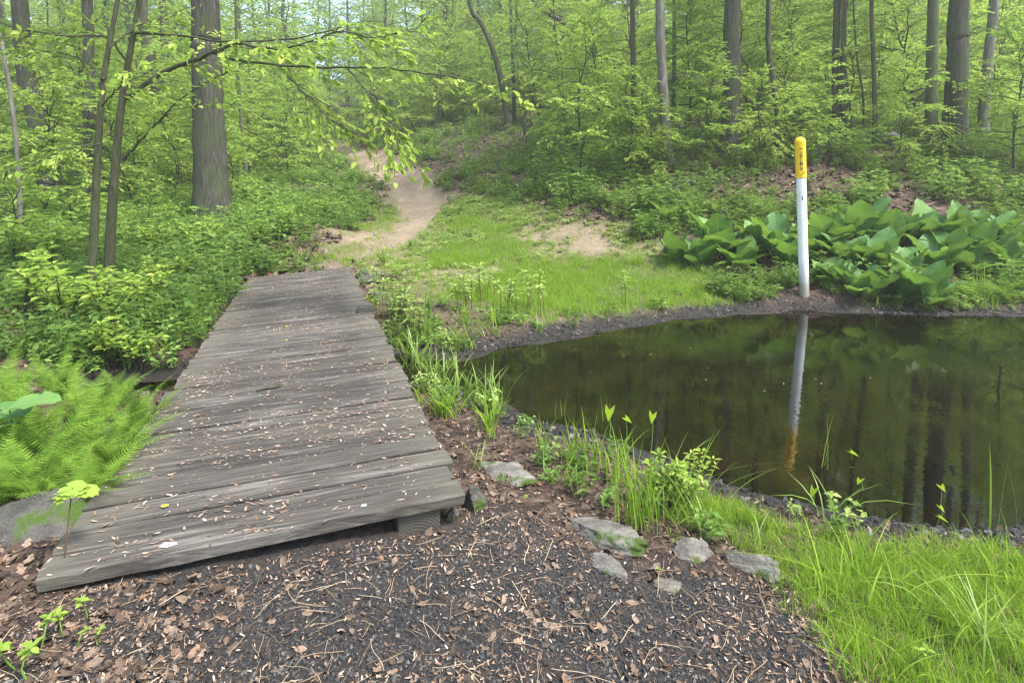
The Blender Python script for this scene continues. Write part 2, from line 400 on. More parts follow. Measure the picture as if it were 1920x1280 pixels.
def grid_mesh(name, Z):
    nx, ny = Z.shape
    V = np.stack([XX, YY, Z], -1).reshape(-1, 3)
    i = np.arange(nx - 1)[:, None] * ny; j = np.arange(ny - 1)[None]
    F = np.stack([i + j, i + ny + j, i + ny + j + 1, i + j + 1], -1).reshape(-1, 4)
    return mk(name, [(V, F)])
gme = grid_mesh('ground', ZZ)
for nm, A in (('gravel', m_gravel), ('grass', m_grass), ('path', m_path), ('mud', m_mud), ('clear', m_clear), ('bed', m_bed)):
    gme.attributes.new(nm, 'FLOAT', 'POINT').data.foreach_set('value', A.astype(np.float32).ravel())
m, nt, out = newmat('forest_floor'); co = coords(nt)
def at_(nm): return node(nt, 'ShaderNodeAttribute', attribute_name=nm).outputs['Fac']
v1 = node(nt, 'ShaderNodeTexVoronoi', i_Scale=22.0); nt.links.new(co, v1.inputs['Vector'])
vr = node(nt, 'ShaderNodeSeparateColor'); nt.links.new(v1.outputs['Color'], vr.inputs[0])
n_big = noise(nt, co, 1.2, 6, .6); n_mid = noise(nt, co, 9, 6, .65); n_fine = noise(nt, co, 60, 5, .7)
litter = ramp(nt, vr.outputs[0], [(0, (.022, .015, .011)), (.35, (.055, .034, .024)), (.7, (.10, .062, .044)), (1, (.16, .108, .08))])
litter = mix(nt, ramp(nt, n_fine, [(.4, 0), (.7, .6)]), litter, (.03, .02, .013))
gravel = ramp(nt, n_fine, [(.3, (.012, .011, .011)), (.55, (.035, .033, .033)), (.8, (.09, .085, .08))])
gravel = mix(nt, ramp(nt, n_mid, [(.45, 0), (.7, .55)]), gravel, (.085, .062, .044))
path = ramp(nt, n_fine, [(.25, (.17, .125, .083)), (.5, (.29, .222, .155)), (.8, (.42, .34, .25))])
path = mix(nt, ramp(nt, n_big, [(.35, .55), (.6, 0)]), path, (.13, .095, .062))
mud = ramp(nt, n_mid, [(.3, (.008, .007, .006)), (.55, (.018, .015, .014)), (.75, (.045, .038, .034))])
mud = mix(nt, ramp(nt, n_fine, [(.55, 0), (.7, .8)]), mud, (.09, .065, .048))
turf = ramp(nt, n_fine, [(.3, (.03, .05, .008)), (.6, (.075, .13, .014)), (.85, (.15, .17, .05))])
cl = ramp(nt, n_mid, [(.3, (.10, .085, .045)), (.55, (.19, .17, .085)), (.8, (.32, .26, .17))])
c = mix(nt, at_('clear'), litter, cl)
c = mix(nt, at_('path'), c, path)
c = mix(nt, mathn(nt, 'MULTIPLY', at_('grass'), .8), c, turf)
c = mix(nt, at_('gravel'), c, gravel)
c = mix(nt, at_('mud'), c, mud)
bedc = ramp(nt, noise(nt, co, 2.2, 6, .65), [(.3, (.03, .019, .009)), (.5, (.085, .052, .024)), (.7, (.17, .095, .04))])
c = mix(nt, at_('bed'), c, bedc)
ht = mathn(nt, 'ADD', mathn(nt, 'MULTIPLY', v1.outputs[0], .7), mathn(nt, 'ADD', n_fine, mathn(nt, 'MULTIPLY', n_mid, 1.5)))
rgh = mathn(nt, 'SUBTRACT', .95, mathn(nt, 'MULTIPLY', at_('mud'), mathn(nt, 'MULTIPLY', n_mid, .8)))
bsdf(nt, out, c, rgh, .35, bump(nt, ht, 1.0, .035)); M['floor'] = m
ground = obj('ground', gme, M['floor']); tag(ground, 'forest floor of leaf litter, gravel and mud around the pond', None, None, 'structure')

# water
wm, nt, out = newmat('pond_water'); co = coords(nt)
n1 = noise(nt, mapping(nt, co, (1, 2.2, 1)), 5.5, 3, .55, .3); n2 = noise(nt, mapping(nt, co, (1, 1.6, 1)), 22, 2, .5)
amt = ramp(nt, noise(nt, co, .5, 2), [(.35, .25), (.65, 1)])
hh = mathn(nt, 'MULTIPLY', mathn(nt, 'ADD', n1, mathn(nt, 'MULTIPLY', n2, .22)), amt)
nb = bump(nt, hh, .022, .05)
gl = node(nt, 'ShaderNodeBsdfGlossy', i_Roughness=.012); nt.links.new(nb, gl.inputs['Normal'])
trn = node(nt, 'ShaderNodeBsdfDiffuse'); nt.links.new(ramp(nt, noise(nt, mapping(nt, co, (.5, 1.1, 1)), 1.3, 5, .6), [(.38, (.003, .0025, .0015)), (.60, (.006, .0042, .002)), (.78, (.020, .0105, .004))]), trn.inputs[0])
fr = node(nt, 'ShaderNodeFresnel', i_IOR=1.6); nt.links.new(nb, fr.inputs['Normal'])
mx = node(nt, 'ShaderNodeMixShader'); nt.links.new(fr.outputs[0], mx.inputs[0]); nt.links.new(trn.outputs[0], mx.inputs[1]); nt.links.new(gl.outputs[0], mx.inputs[2]); nt.links.new(mx.outputs[0], out.inputs[0])
wx = np.linspace(-8, 22, 37); wy = np.linspace(1.8, 9.6, 9)
WX, WY = np.meshgrid(wx, wy, indexing='ij'); i = np.arange(36)[:, None] * 9; j = np.arange(8)[None]
water = obj('water', mk('water', [(np.stack([WX, WY, np.full_like(WX, WATER)], -1), np.stack([i + j, i + 9 + j, i + 10 + j, i + j + 1], -1).reshape(-1, 4))]), wm)
tag(water, 'still dark brown pond water reflecting the trees', None, None, 'structure')

# ------------------------------------------------------------------ footbridge
C_NL, C_NR, C_FL, C_FR = P(62, 1090, 0.0), P(872, 926, 0.0), P(465, 521, 0.0), P(657, 500, 0.10)
def deck(s, t, dz=0.0):
    p = (C_NL * (1 - s) + C_NR * s) * (1 - t) + (C_FL * (1 - s) + C_FR * s) * t
    p = p.copy(); p[2] += dz - .012 * math.sin(math.pi * t); return p
m, nt, out = newmat('weathered_plank'); co = coords(nt)
oi = node(nt, 'ShaderNodeObjectInfo').outputs['Random']
sh = node(nt, 'ShaderNodeCombineXYZ'); nt.links.new(mathn(nt, 'MULTIPLY', oi, 37.0), sh.inputs[1]); nt.links.new(mathn(nt, 'MULTIPLY', oi, 11.0), sh.inputs[0])
va = node(nt, 'ShaderNodeVectorMath', operation='ADD'); nt.links.new(co, va.inputs[0]); nt.links.new(sh.outputs[0], va.inputs[1]); vv = va.outputs[0]
g1 = noise(nt, mapping(nt, vv, (1.3, 30, 6)), 1.6, 8, .66, .35); g2 = noise(nt, mapping(nt, vv, (2.5, 90, 20)), 1.5, 4, .6); g3 = noise(nt, vv, 2.2, 4, .6)
c = ramp(nt, g1, [(.28, (.020, .0195, .0185)), (.47, (.045, .043, .041)), (.60, (.069, .066, .062)), (.78, (.155, .148, .136))])
c = mix(nt, ramp(nt, g2, [(.30, .75), (.46, 0)]), c, (.018, .017, .016))
tone = ramp(nt, oi, [(0, (.74, .70, .64)), (.3, (1.12, 1.04, .92)), (.6, (.92, .87, .79)), (1, (1.42, 1.33, 1.18))])
c = mix(nt, 1.0, c, tone, 'MULTIPLY')
worn = ramp(nt, mathn(nt, 'ADD', mathn(nt, 'MULTIPLY', g1, .55), mathn(nt, 'MULTIPLY', noise(nt, mapping(nt, vv, (.8, 3, 1)), 1.6, 3), .6)), [(.58, 0), (.70, .55)])
c = mix(nt, mathn(nt, 'MULTIPLY', worn, .75), c, (.21, .20, .18))
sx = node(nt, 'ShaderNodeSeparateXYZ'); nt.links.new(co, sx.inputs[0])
endg = mathn(nt, 'MULTIPLY', ramp(nt, mathn(nt, 'ADD', mathn(nt, 'ABSOLUTE', sx.outputs[0]), mathn(nt, 'MULTIPLY', g3, .35)), [(.72, 0), (1.0, 1)]), .5)
c = mix(nt, endg, c, (.095, .089, .066))
edg = ramp(nt, mathn(nt, 'ADD', mathn(nt, 'ABSOLUTE', sx.outputs[1]), mathn(nt, 'MULTIPLY', g1, .022)), [(.091, 0), (.099, .65)]); c = mix(nt, edg, c, (.012, .011, .010))  # dark lines of the shaded gaps, painted into the plank edge colour
bsdf(nt, out, c, .82, .3, bump(nt, mathn(nt, 'ADD', g1, mathn(nt, 'MULTIPLY', g2, 1.0)), .75, .012)); M['plank'] = m
m, nt, out = newmat('beam_wood'); co = coords(nt)
sx = node(nt, 'ShaderNodeSeparateXYZ'); nt.links.new(co, sx.inputs[0])
rr = mathn(nt, 'SQRT', mathn(nt, 'ADD', mathn(nt, 'POWER', mathn(nt, 'ADD', sx.outputs[0], .02), 2.0), mathn(nt, 'POWER', mathn(nt, 'ADD', sx.outputs[2], .10), 2.0)))
rings = mathn(nt, 'SINE', mathn(nt, 'MULTIPLY', mathn(nt, 'ADD', rr, mathn(nt, 'MULTIPLY', noise(nt, co, 8), .015)), 420.0))
c = ramp(nt, rings, [(.1, (.045, .042, .036)), (.9, (.072, .066, .056))]); c = mix(nt, ramp(nt, noise(nt, co, 9, 5), [(.5, 0), (.75, .6)]), c, (.07, .08, .04))
bsdf(nt, out, c, .85, .2, bump(nt, rings, .2, .004)); M['beam'] = m
bridge_o = deck(.5, .5); bridge_o[2] = -.35
bridge = thing('footbridge', 'weathered grey plank footbridge crossing the creek, littered with bud scales', 'bridge', bridge_o)
prg = np.random.default_rng(5)
NPL = 46
tb = np.linspace(0, 1, NPL + 1) + np.r_[0, prg.normal(0, .0016, NPL - 1), 0]
PLANKS = []
for i in range(NPL):
    t0, t1 = tb[i], tb[i + 1]
    a, b = deck(0, (t0 + t1) / 2), deck(1, (t0 + t1) / 2)
    e0, e1 = prg.normal(0, .012, 2)
    if i < 1: e0 = e1 = 0
    ax = (b - a); Lp = np.linalg.norm(ax); ax /= Lp
    wd = np.linalg.norm(deck(.5, t1) - deck(.5, t0)) - prg.uniform(.007, .021)
    cen = (a + b) / 2
    ns = 12; xs = np.linspace(-Lp / 2 + e0, Lp / 2 + e1, ns); th = .055
    bv = .007
    prof = np.array([(-wd / 2, -th), (-wd / 2, -bv), (-wd / 2 + bv * 1.2, 0), (-wd / 4, .0015), (0, .0), (wd / 4, .0015), (wd / 2 - bv * 1.2, 0), (wd / 2, -bv), (wd / 2, -th)])
    V = np.zeros((ns, len(prof), 3)); V[..., 0] = xs[:, None]; V[..., 1] = prof[None, :, 0]; V[..., 2] = prof[None, :, 1]
    V[..., 1] += (prg.normal(0, .0022, (ns, len(prof)))); V[:, 1:8, 2] += prg.normal(0, .0013, (ns, 7)) + (prg.normal(0, .004) * np.linspace(-1, 1, ns) ** 2)[:, None]
    V[0, :, 0] += prg.normal(0, .004, len(prof)); V[-1, :, 0] += prg.normal(0, .004, len(prof))
    if i == 0: V[:, 0:3, 1] += prg.normal(0, .003, (ns, 3))
    k = len(prof); ii = np.arange(ns - 1)[:, None] * k; jj = np.arange(k)[None]; jn = (jj + 1) % k
    F = np.stack([ii + jj, ii + jn, ii + k + jn, ii + k + jj], -1).reshape(-1, 4)[:, ::-1]
    caps = np.array([list(range(k)), [(ns - 1) * k + q for q in range(k)][::-1]])
    me = mk('plank', [(V.reshape(-1, 3), F), (V.reshape(-1, 3), caps)], smooth=False)
    X = Vector(ax); Z = Vector((0, 0, 1)); Y = Z.cross(X).normalized(); Z = X.cross(Y)
    rot = Matrix((X, Y, Z)).transposed().to_euler()
    rot.x += prg.normal(0, .012)
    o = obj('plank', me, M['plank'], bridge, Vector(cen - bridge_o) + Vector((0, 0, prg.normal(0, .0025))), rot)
    PLANKS.append(o)
def box(sx, sy, sz, bev=.006, seg=1):
    import bmesh
    bm = bmesh.new(); bmesh.ops.create_cube(bm, size=1.0); bmesh.ops.scale(bm, vec=(sx, sy, sz), verts=bm.verts)
    bmesh.ops.bevel(bm, geom=bm.edges[:], offset=bev, segments=seg, affect='EDGES')
    me = bpy.data.meshes.new('box'); bm.to_mesh(me); bm.free(); return me
for s in (.13, .50, .87):
    a = deck(s, .004 if s > .6 else .05, -.055 - .078); b = deck(s, .99, -.055 - .078); L = np.linalg.norm(b - a); d_ = Vector((b - a) / L)
    X = d_.cross(Vector((0, 0, 1))).normalized(); Z = X.cross(d_)
    me = box(.21, L, .15, .008); me.transform(Matrix.Translation((0, L / 2, 0)))
    o = obj('beam', me, M['beam'], bridge, Vector(a - bridge_o), Matrix((X, d_, Z)).transposed().to_euler())
# short wooden block on the deck's edge
pb = P(685, 586, .03); 
blk = obj('block', box(.20, .13, .09, .008), M['beam'], None, (pb[0] + .01, pb[1], .072), (0, 0, R(14)))
obj('lid', box(.185, .115, .012, .003), M['plank'], blk, (0, 0, .0505))
tag(blk, 'short wooden block with grooved top on the far edge of the footbridge', 'wood block')
# white paint / tape scraps on the first plank
m, nt, out = newmat('white_scrap'); bsdf(nt, out, ramp(nt, noise(nt, coords(nt), 40, 4), [(.35, (.45, .45, .45)), (.6, (.75, .75, .76))]), .7, .3); M['scrap'] = m
def scrap(u, v, sc, seed, lab):
    rg = np.random.default_rng(seed); n = 11; a = np.sort(rg.uniform(0, 2 * np.pi, n)); r = rg.uniform(.5, 1, n)
    V = np.stack([np.cos(a) * r * sc, np.sin(a) * r * sc * .6, np.zeros(n)], -1); V2 = V.copy(); V2[:, 2] = .002
    k = np.arange(n); kn = (k + 1) % n
    me = mk('tape_scrap', [(np.r_[V, V2], np.stack([k, kn, kn + n, k + n], -1)), (V2, np.array([list(range(n))]))], False)
    p = P(u, v, .006); o = obj('tape_scrap', me, M['scrap'], None, (p[0], p[1], .0075), (0, 0, .4)); tag(o, lab, 'scrap')
scrap(314, 1022, .045, 1, 'larger torn white scrap stuck to the front plank, towards its low end')
scrap(683, 948, .022, 2, 'small torn white scrap stuck to the front plank near the beam end')

# ------------------------------------------------------------------ pipeline marker post
pbse = G(1508, 552); py = pbse[1]; ptop = D(1500, 257, py)
prad = 8.9 / FPX * py
m, nt, out = newmat('white_post'); co = coords(nt)
c = mix(nt, ramp(nt, noise(nt, co, 5, 6, .7), [(.45, 0), (.8, .6)]), (.76, .77, .77), (.45, .46, .42))
sx = node(nt, 'ShaderNodeSeparateXYZ'); nt.links.new(co, sx.inputs[0])
c = mix(nt, ramp(nt, mathn(nt, 'SUBTRACT', sx.outputs[2], mathn(nt, 'MULTIPLY', noise(nt, co, 12, 4), .25)), [(.0, .85), (.45, 0)]), c, (.15, .14, .09))
bsdf(nt, out, c, .45, .4); M['post'] = m
m, nt, out = newmat('yellow_sleeve'); co = coords(nt)
c = mix(nt, ramp(nt, noise(nt, co, 6, 5), [(.4, 0), (.75, .35)]), (.80, .50, .008), (.62, .36, .01))
bsdf(nt, out, c, .38, .45); M['yellow'] = m
m, nt, out = newmat('black_print'); bsdf(nt, out, (.012, .012, .012), .5); M['black'] = m
pax = Vector(ptop - pbse); plen = pax.length; prot = Vector((0, 0, 1)).rotation_difference(pax).to_euler()
post = thing('marker_post', 'tall white marker post with yellow warning sleeve at the pond edge', 'marker post', pbse)
post.rotation_euler = prot
zs = np.r_[-.25, np.linspace(0, plen - .10, 12)]
def lathe(rz, seg=28):
    rz = np.array(rz); th = np.linspace(0, 2 * np.pi, seg, endpoint=False)
    V = np.stack([rz[:, 0, None] * np.cos(th), rz[:, 0, None] * np.sin(th), rz[:, 1, None] * np.ones(seg)], -1)
    n = len(rz); i = np.arange(n - 1)[:, None] * seg; j = np.arange(seg)[None]; jn = (j + 1) % seg
    return (V.reshape(-1, 3), np.stack([i + j, i + jn, i + seg + jn, i + seg + j], -1).reshape(-1, 4))
obj('pole', mk('pole', [lathe([(prad * .95, z) for z in zs])]), M['post'], post)
slz = plen * (1 - (333 - 257) / (552 - 257.))
slv = [(prad * .96, slz - .002), (prad * 1.04, slz), (prad * 1.05, slz + .006)] + [(prad * 1.05, z) for z in np.linspace(slz + .02, plen - prad * 1.5, 8)] + \
      [(prad * 1.07, plen - prad * 1.4), (prad * 1.07, plen - prad)] + [(prad * 1.07 * math.cos(a), plen - prad + prad * math.sin(a)) for a in np.linspace(.15, 1.57, 7)]
sleeve = obj('sleeve', mk('sleeve', [lathe(slv)]), M['yellow'], post)
# direction facing the camera, slightly to the right side as printed
face = math.atan2(-pbse[1], -pbse[0]) + R(8)
def wrap(me, ang0, r):
    n = len(me.vertices); co_ = np.zeros(n * 3, np.float32); me.vertices.foreach_get('co', co_); co_ = co_.reshape(-1, 3)
    a = ang0 + co_[:, 0] / r
    co2 = np.stack([r * np.cos(a), r * np.sin(a), co_[:, 1]], -1)
    me.vertices.foreach_set('co', co2.astype(np.float32).ravel()); me.update()
def patch(x0, x1, z0, z1):
    xs = np.linspace(x0, x1, 6); V = [(x, z, 0) for z in (z0, z1) for x in xs]
    F = [(i, i + 1, i + 7, i + 6) for i in range(5)]
    return (np.array(V), np.array(F))
def letter(ch, x, z, size, mat, r, name='letter', ang=0):
    cu = bpy.data.curves.new('t', 'FONT'); cu.body = ch; cu.size = size; cu.align_x = 'CENTER'; cu.align_y = 'CENTER'; cu.offset = size * .02
    to = bpy.data.objects.new('t', cu); COL.objects.link(to); bpy.context.view_layer.update()
    me = bpy.data.meshes.new_from_object(to.evaluated_get(bpy.context.evaluated_depsgraph_get())); bpy.data.objects.remove(to)
    me.transform(Matrix.Translation((x, z, 0)) ); wrap(me, face + ang, r); me.materials.clear()
    return obj(name, me, mat, sleeve)
pl_h = plen - slz
lz = lambda f: slz + pl_h * (1 - f)      # f = 0 top of sleeve, 1 bottom
bw = prad * .62
pm = mk('panel', [patch(-bw / 2, bw / 2, lz(.815), lz(.355))]); wrap(pm, face, prad * 1.056); obj('panel', pm, M['black'], sleeve)
hgt = (lz(.355) - lz(.815)) / 7
for i, ch in enumerate('WARNING'):
    zc = lz(.355) - hgt * (i + .5)
    if i in (0, 2, 3, 5):
        pm = mk('letter_box', [patch(-bw * .46, bw * .46, zc - hgt * .46, zc + hgt * .46)]); wrap(pm, face, prad * 1.066); obj('letter_box', pm, M['yellow'], sleeve)
        letter(ch, 0, zc, hgt * 1.0, M['black'], prad * 1.076)
    else: letter(ch, 0, zc, hgt * 1.0, M['yellow'], prad * 1.07)
for i, ch in enumerate('GAS'):
    letter(ch, 0, lz(.43 + .075 * i), hgt * .8, M['black'], prad * 1.062, ang=R(52))
for k, (x0, x1, f, an) in enumerate([(-.3, .3, .285, 0), (-.3, .3, .30, 0), (-.3, .3, .33, 0), (-.15, .45, .86, 18), (-.15, .45, .88, 18), (-.15, .15, .905, 10), (-.25, .05, .93, 0), (-.2, .2, .13, 34), (-.2, .2, .17, 34), (-.2, .2, .215, 30)]):
    pm = mk('print_line', [patch(x0 * prad, x1 * prad, lz(f), lz(f) + .008)]); wrap(pm, face + R(an), prad * 1.058); obj('print_line', pm, M['black'], sleeve)
letter('!', -prad * .15, lz(.945), hgt * .8, M['black'], prad * 1.062)
pm = mk('scuff', [patch(-.12 * prad, .10 * prad, plen - 1.02 * (372 - 257) / 295 * plen, plen - 1.02 * (364 - 257) / 295 * plen)]); wrap(pm, face, prad * .957); obj('scuff', pm, M['black'], post)

# ------------------------------------------------------------------ stones
def rock_mesh(seed, sx, sy, sz, sub=3, rough=.22, flat=True):
    import bmesh
    from mathutils import noise as mn
    bm = bmesh.new(); bmesh.ops.create_icosphere(bm, subdivisions=sub, radius=1.0)
    rg = random.Random(seed); off = Vector((rg.uniform(-9, 9), rg.uniform(-9, 9), rg.uniform(-9, 9)))
    planes = [(Vector((rg.gauss(0, 1), rg.gauss(0, 1), rg.gauss(0, 1))).normalized(), rg.uniform(.34, .66)) for _ in range(14)]
    for v in bm.verts:
        for n_, d_ in planes:
            e = v.co.dot(n_) - d_
            if e > 0: v.co -= n_ * e * .97
        v.co *= 1 + rough * (mn.noise(v.co * 1.7 + off) * .5 + mn.noise(v.co * 4 + off) * .55 + mn.noise(v.co * 10 + off) * .3 + mn.noise(v.co * 24 + off) * .14)
        v.co = Vector((v.co.x * sx, v.co.y * sy, v.co.z * sz))
    me = bpy.data.meshes.new('stone'); bm.to_mesh(me); bm.free()
    me.polygons.foreach_set('use_smooth', [sub > 2] * len(me.polygons)); return me
def stone(u, v, size, rz, lab, mat='stone', seed=0, sink=.35, tilt=0, name='stone', grp=None):
    p = G(u, v); sx, sy, sz = size; sx *= 1.08; sy *= 1.08; sz *= 1.08; sink = min(.5, sink + .12)
    o = obj(name, rock_mesh(seed, sx * 1.25, sy * 1.25, sz * 1.25, 5), M[mat], None, (p[0], p[1], p[2] + sz * (1 - 2 * sink) * .5), (tilt, 0, rz)); tag(o, lab, 'stone', grp); return o
stone(1130, 1000, (.245, .10, .075), R(-32), 'long pale grey stone beside the tall grass tuft', seed=1, sink=.25)
stone(1142, 1066, (.13, .06, .045), R(-45), 'wedge-shaped grey stone just in front of the long pale stone', seed=2)
stone(1300, 1040, (.11, .07, .04), R(-15), 'small grey stone half buried in brown leaves between two larger ones', seed=3)
stone(1415, 1066, (.15, .08, .05), R(-20), 'flat grey stone at the foot of the bright grass', seed=4)
stone(1262, 1098, (.065, .04, .02), R(-5), 'smallest pale stone sunk in the black gravel', seed=5)
stone(945, 888, (.26, .13, .05), R(-30), 'broad flat stone under leaf litter beside the near end of the footbridge', seed=6, sink=.52)
stone(885, 948, (.085, .075, .09), R(20), 'mossy dark stone wedged at the near corner of the footbridge', 'stone_moss', 7, .2)
stone(848, 972, (.05, .04, .04), R(5), 'small dark lump of stone against the beam end', 'stone_moss', 8, .2)
stone(690, 528, (.20, .52, .20), R(30), 'long lichened boulder along the far corner of the footbridge', 'stone_moss', 9, .25)
stone(708, 560, (.22, .20, .14), R(10), 'squat dark boulder behind the wooden block', 'stone_moss', 10, .3)
stone(432, 548, (.26, .20, .17), R(10), 'rounded grey boulder at the far side of the bridge by the reeds', 'stone_moss', 11, .3)
stone(40, 985, (.27, .20, .11), R(30), 'mossy boulder under the ferns by the near end of the deck', 'stone_moss', 12, .3)
stone(1290, 168, (2.3, 1.3, .9), R(12), 'dark rounded rock outcrop high on the slope', 'stone_far', 13, .25, name='rock_outcrop')
stone(1135, 208, (1.0, .7, .45), R(-10), 'low dark rock showing through leaves on the slope', 'stone_far', 14, .3, name='rock_outcrop')
stone(1283, 350, (.42, .26, .17), R(-14), 'slanted pale grey rock among ferns behind the big-leaved plants', 'stone', 15, .3)
stone(1262, 345, (.22, .18, .12), R(30), 'smaller rock leaning on the slanted pale one', 'stone_far', 16, .3)
stone(1690, 272, (.55, .4, .27), R(5), 'grey rock in the undergrowth between slim trunks', 'stone_far', 17, .3)
stone(1660, 262, (.40, .32, .24), R(40), 'dark rock behind the grey one between slim trunks', 'stone_far', 18, .3)
stone(1530, 285, (.5, .3, .2), R(0), 'low grey stone behind the yellow top of the post', 'stone_far', 19, .3)
stone(1010, 232, (.6, .4, .25), R(0), 'small grey rock beside a stump on the leaf-covered bank', 'stone_far', 20, .3)

# ------------------------------------------------------------------ vegetation generators
def sprays(rg, trunk_pts, h0, h1, nb, length, leaf, tpl, twig_sp=.14, leaf_sp=.055, elev=(10, 35), droop=.35, wr=.012, tilt=.35, thin=1.0, az0=None, azw=None, hthin=0.0, loose=0.0):
    """layered horizontal sprays of leaves on branches; returns (wood parts, leaf part)"""
    wood = []; C, Dd, N = [], [], []
    tp = np.asarray(trunk_pts); cum = np.r_[0, np.cumsum(np.linalg.norm(np.diff(tp, axis=0), axis=1))]
    az = rg.uniform(0, 6.28)
    for k in range(nb):
        f = (k + rg.uniform(0, .9)) / nb; s = (h0 + (h1 - h0) * f) * cum[-1]
        b = np.array([np.interp(s, cum, tp[:, q]) for q in range(3)])
        az += 2.4 + rg.normal(0, .4)
        a = az if az0 is None else az0 + rg.uniform(-azw, azw)
        L = length * rg.uniform(.65, 1.15) * (1 - .55 * f ** 1.5)
        el = R(rg.uniform(*elev)) + .5 * f + loose * rg.normal(0, .6)
        n = 7; t = np.linspace(0, 1, n)
        hd = np.array([math.cos(a), math.sin(a), 0]); sd_ = np.array([-math.sin(a), math.cos(a), 0])
        bend = rg.normal(0, .12)
        pts = b + hd * (t * L * math.cos(el))[:, None] + sd_ * (bend * L * t ** 2)[:, None] + np.array([0, 0, 1.0]) * (L * (math.sin(el) * t - droop * t ** 2))[:, None]
        pts[1:-1] += rg.normal(0, .012 * L, (n - 2, 3))
        wood += tube(pts, wr * L * np.linspace(1, .2, n) + .0015, 5, cap=False)
        nt_ = max(3, int(L * .75 / twig_sp)); ts = np.linspace(.22, 1, nt_) + rg.uniform(-.02, .02, nt_); ts = np.clip(ts, .15, 1)
        T = norm(np.gradient(pts, axis=0))
        for q, tt in enumerate(ts):
            o = np.array([np.interp(tt, t, pts[:, e]) for e in range(3)]); td = np.array([np.interp(tt, t, T[:, e]) for e in range(3)])
            sgn = 1 if q % 2 else -1
            if tt > .97: dirv = td
            else: dirv = norm(td * .75 + np.cross([0, 0, 1], td) * sgn * rg.uniform(.6, 1.0) + np.array([0, 0, rg.normal(.0, .12 + .5 * loose)]))
            tl = L * .32 * (1.1 - .55 * tt) * rg.uniform(.7, 1.3) + leaf
            m_ = max(2, int(tl / leaf_sp)); u = (np.arange(m_) + .6) / m_
            drp = np.array([0, 0, -1.0]) * (tl * .22 * u ** 2)[:, None]
            pp = o + dirv * (tl * u)[:, None] + drp
            wood.append(tube(np.stack([o, o + dirv * tl * .5 + [0, 0, -tl * .05], o + dirv * tl + [0, 0, -tl * .2]]), [.0035, .0025, .001], 3, cap=False)[0])
            keep = rg.random(m_) < thin * (1 - hthin * f)
            sg = np.where(np.arange(m_) % 2, 1, -1)[:, None]
            ld = norm(dirv + np.cross([0, 0, 1], dirv) * sg * rg.uniform(.5, 1.1, (m_, 1)) + rg.normal(0, .15, (m_, 3)) + np.array([0, 0, -.18]))
            nn = norm(np.array([0, 0, 1.0]) + rg.normal(0, tilt + loose, (m_, 3)))
            C.append(pp[keep]); Dd.append(ld[keep]); N.append(nn[keep])
    C = np.concatenate(C); Dd = np.concatenate(Dd); N = np.concatenate(N)
    L_ = leaf * rg.uniform(.65, 1.25, len(C))
    return wood, leaves(C, Dd, N, L_, L_ * rg.uniform(.5, .68, len(C)), tpl)

def trunk_line(rg, h, n=9, wob=.03, lean=(0, 0)):
    t = np.linspace(0, 1, n); p = np.stack([lean[0] * t * h, lean[1] * t * h, t * h], -1)
    p[1:, :2] += np.cumsum(rg.normal(0, wob * h / n, (n - 1, 2)), 0); return p

# saplings (variants shared by copies): wood, leaf meshes
SAP = []
for k in range(9):
    rg = np.random.default_rng(100 + k); h = [3.2, 4.0, 4.8, 5.6, 6.5, 3.6, 5.0, 2.4, 7.2][k]
    tp = trunk_line(rg, h, 9, .22, (rg.normal(0, .06), rg.normal(0, .06)))
    wood, lf = sprays(rg, tp, .16, 1.0, int(14 + h * 3.6), h * .40, .115, LEAF_S, .080, .050, (0, 38), .34, thin=.95, loose=(.1, .45, .3, .5, .25, .4, .15, .5, .4)[k])
    tr = tube(tp, (.012 + .0055 * h) * np.linspace(1, .18, 9), 7, cap=False)
    SAP.append((mk('trunk', tr), mk('branches', wood), mk('crown', [lf])))
# tall crowns (variants): built round an axis of unit start; branch base radius matches a trunk
CROWN = []
for k in range(6):
    rg = np.random.default_rng(200 + k); h = 13.0
    tp = trunk_line(rg, h, 9, .05)
    wood, lf = sprays(rg, tp, .0, 1.0, 40, 4.6, .21, LEAF_S, .22, .14, (5, 38), .25, wr=.011, tilt=.45, thin=.5, hthin=.6)
    CROWN.append((mk('branches', wood), mk('crown', [lf])))
# background woodland trees (whole variants)
BGT = []
for k in range(6):
    rg = np.random.default_rng(300 + k); h = rg.uniform(15, 21)
    tp = trunk_line(rg, h, 11, .10, (rg.normal(0, .03), 0))
    wood, lf = sprays(rg, tp, .10, 1.0, 64, 4.2, .27, LEAF_S, .20, .15, (5, 40), .28, wr=.010, tilt=.5, thin=1.0, hthin=.85, loose=.4)
    rad = rg.uniform(.13, .24) * np.linspace(1, .2, 11); rad[0] *= 1.3
    BGT.append((mk('trunk', tube(tp, rad, 9, .03, False, rg)), mk('branches', wood), mk('crown', [lf])))
for tset, names in ((SAP, ('bark_dark', 'bark_dark', None)), (CROWN, ('bark_grey', None)), (BGT, ('bark_grey', 'bark_dark', None))):
    for i, ms in enumerate(tset):
        for me, nmat in zip(ms, names):
            me.materials.append(M[nmat] if nmat else M[('leaf_mid', 'leaf_pale', 'leaf_mid', 'leaf_pale', 'leaf_dark')[i % 5]])
def place(ms, names, root, loc, rz, scl, offs=(0, 0, 0)):
    for me, nm in zip(ms, names): obj(nm, me, None, root, offs, (0, 0, rz), scl)

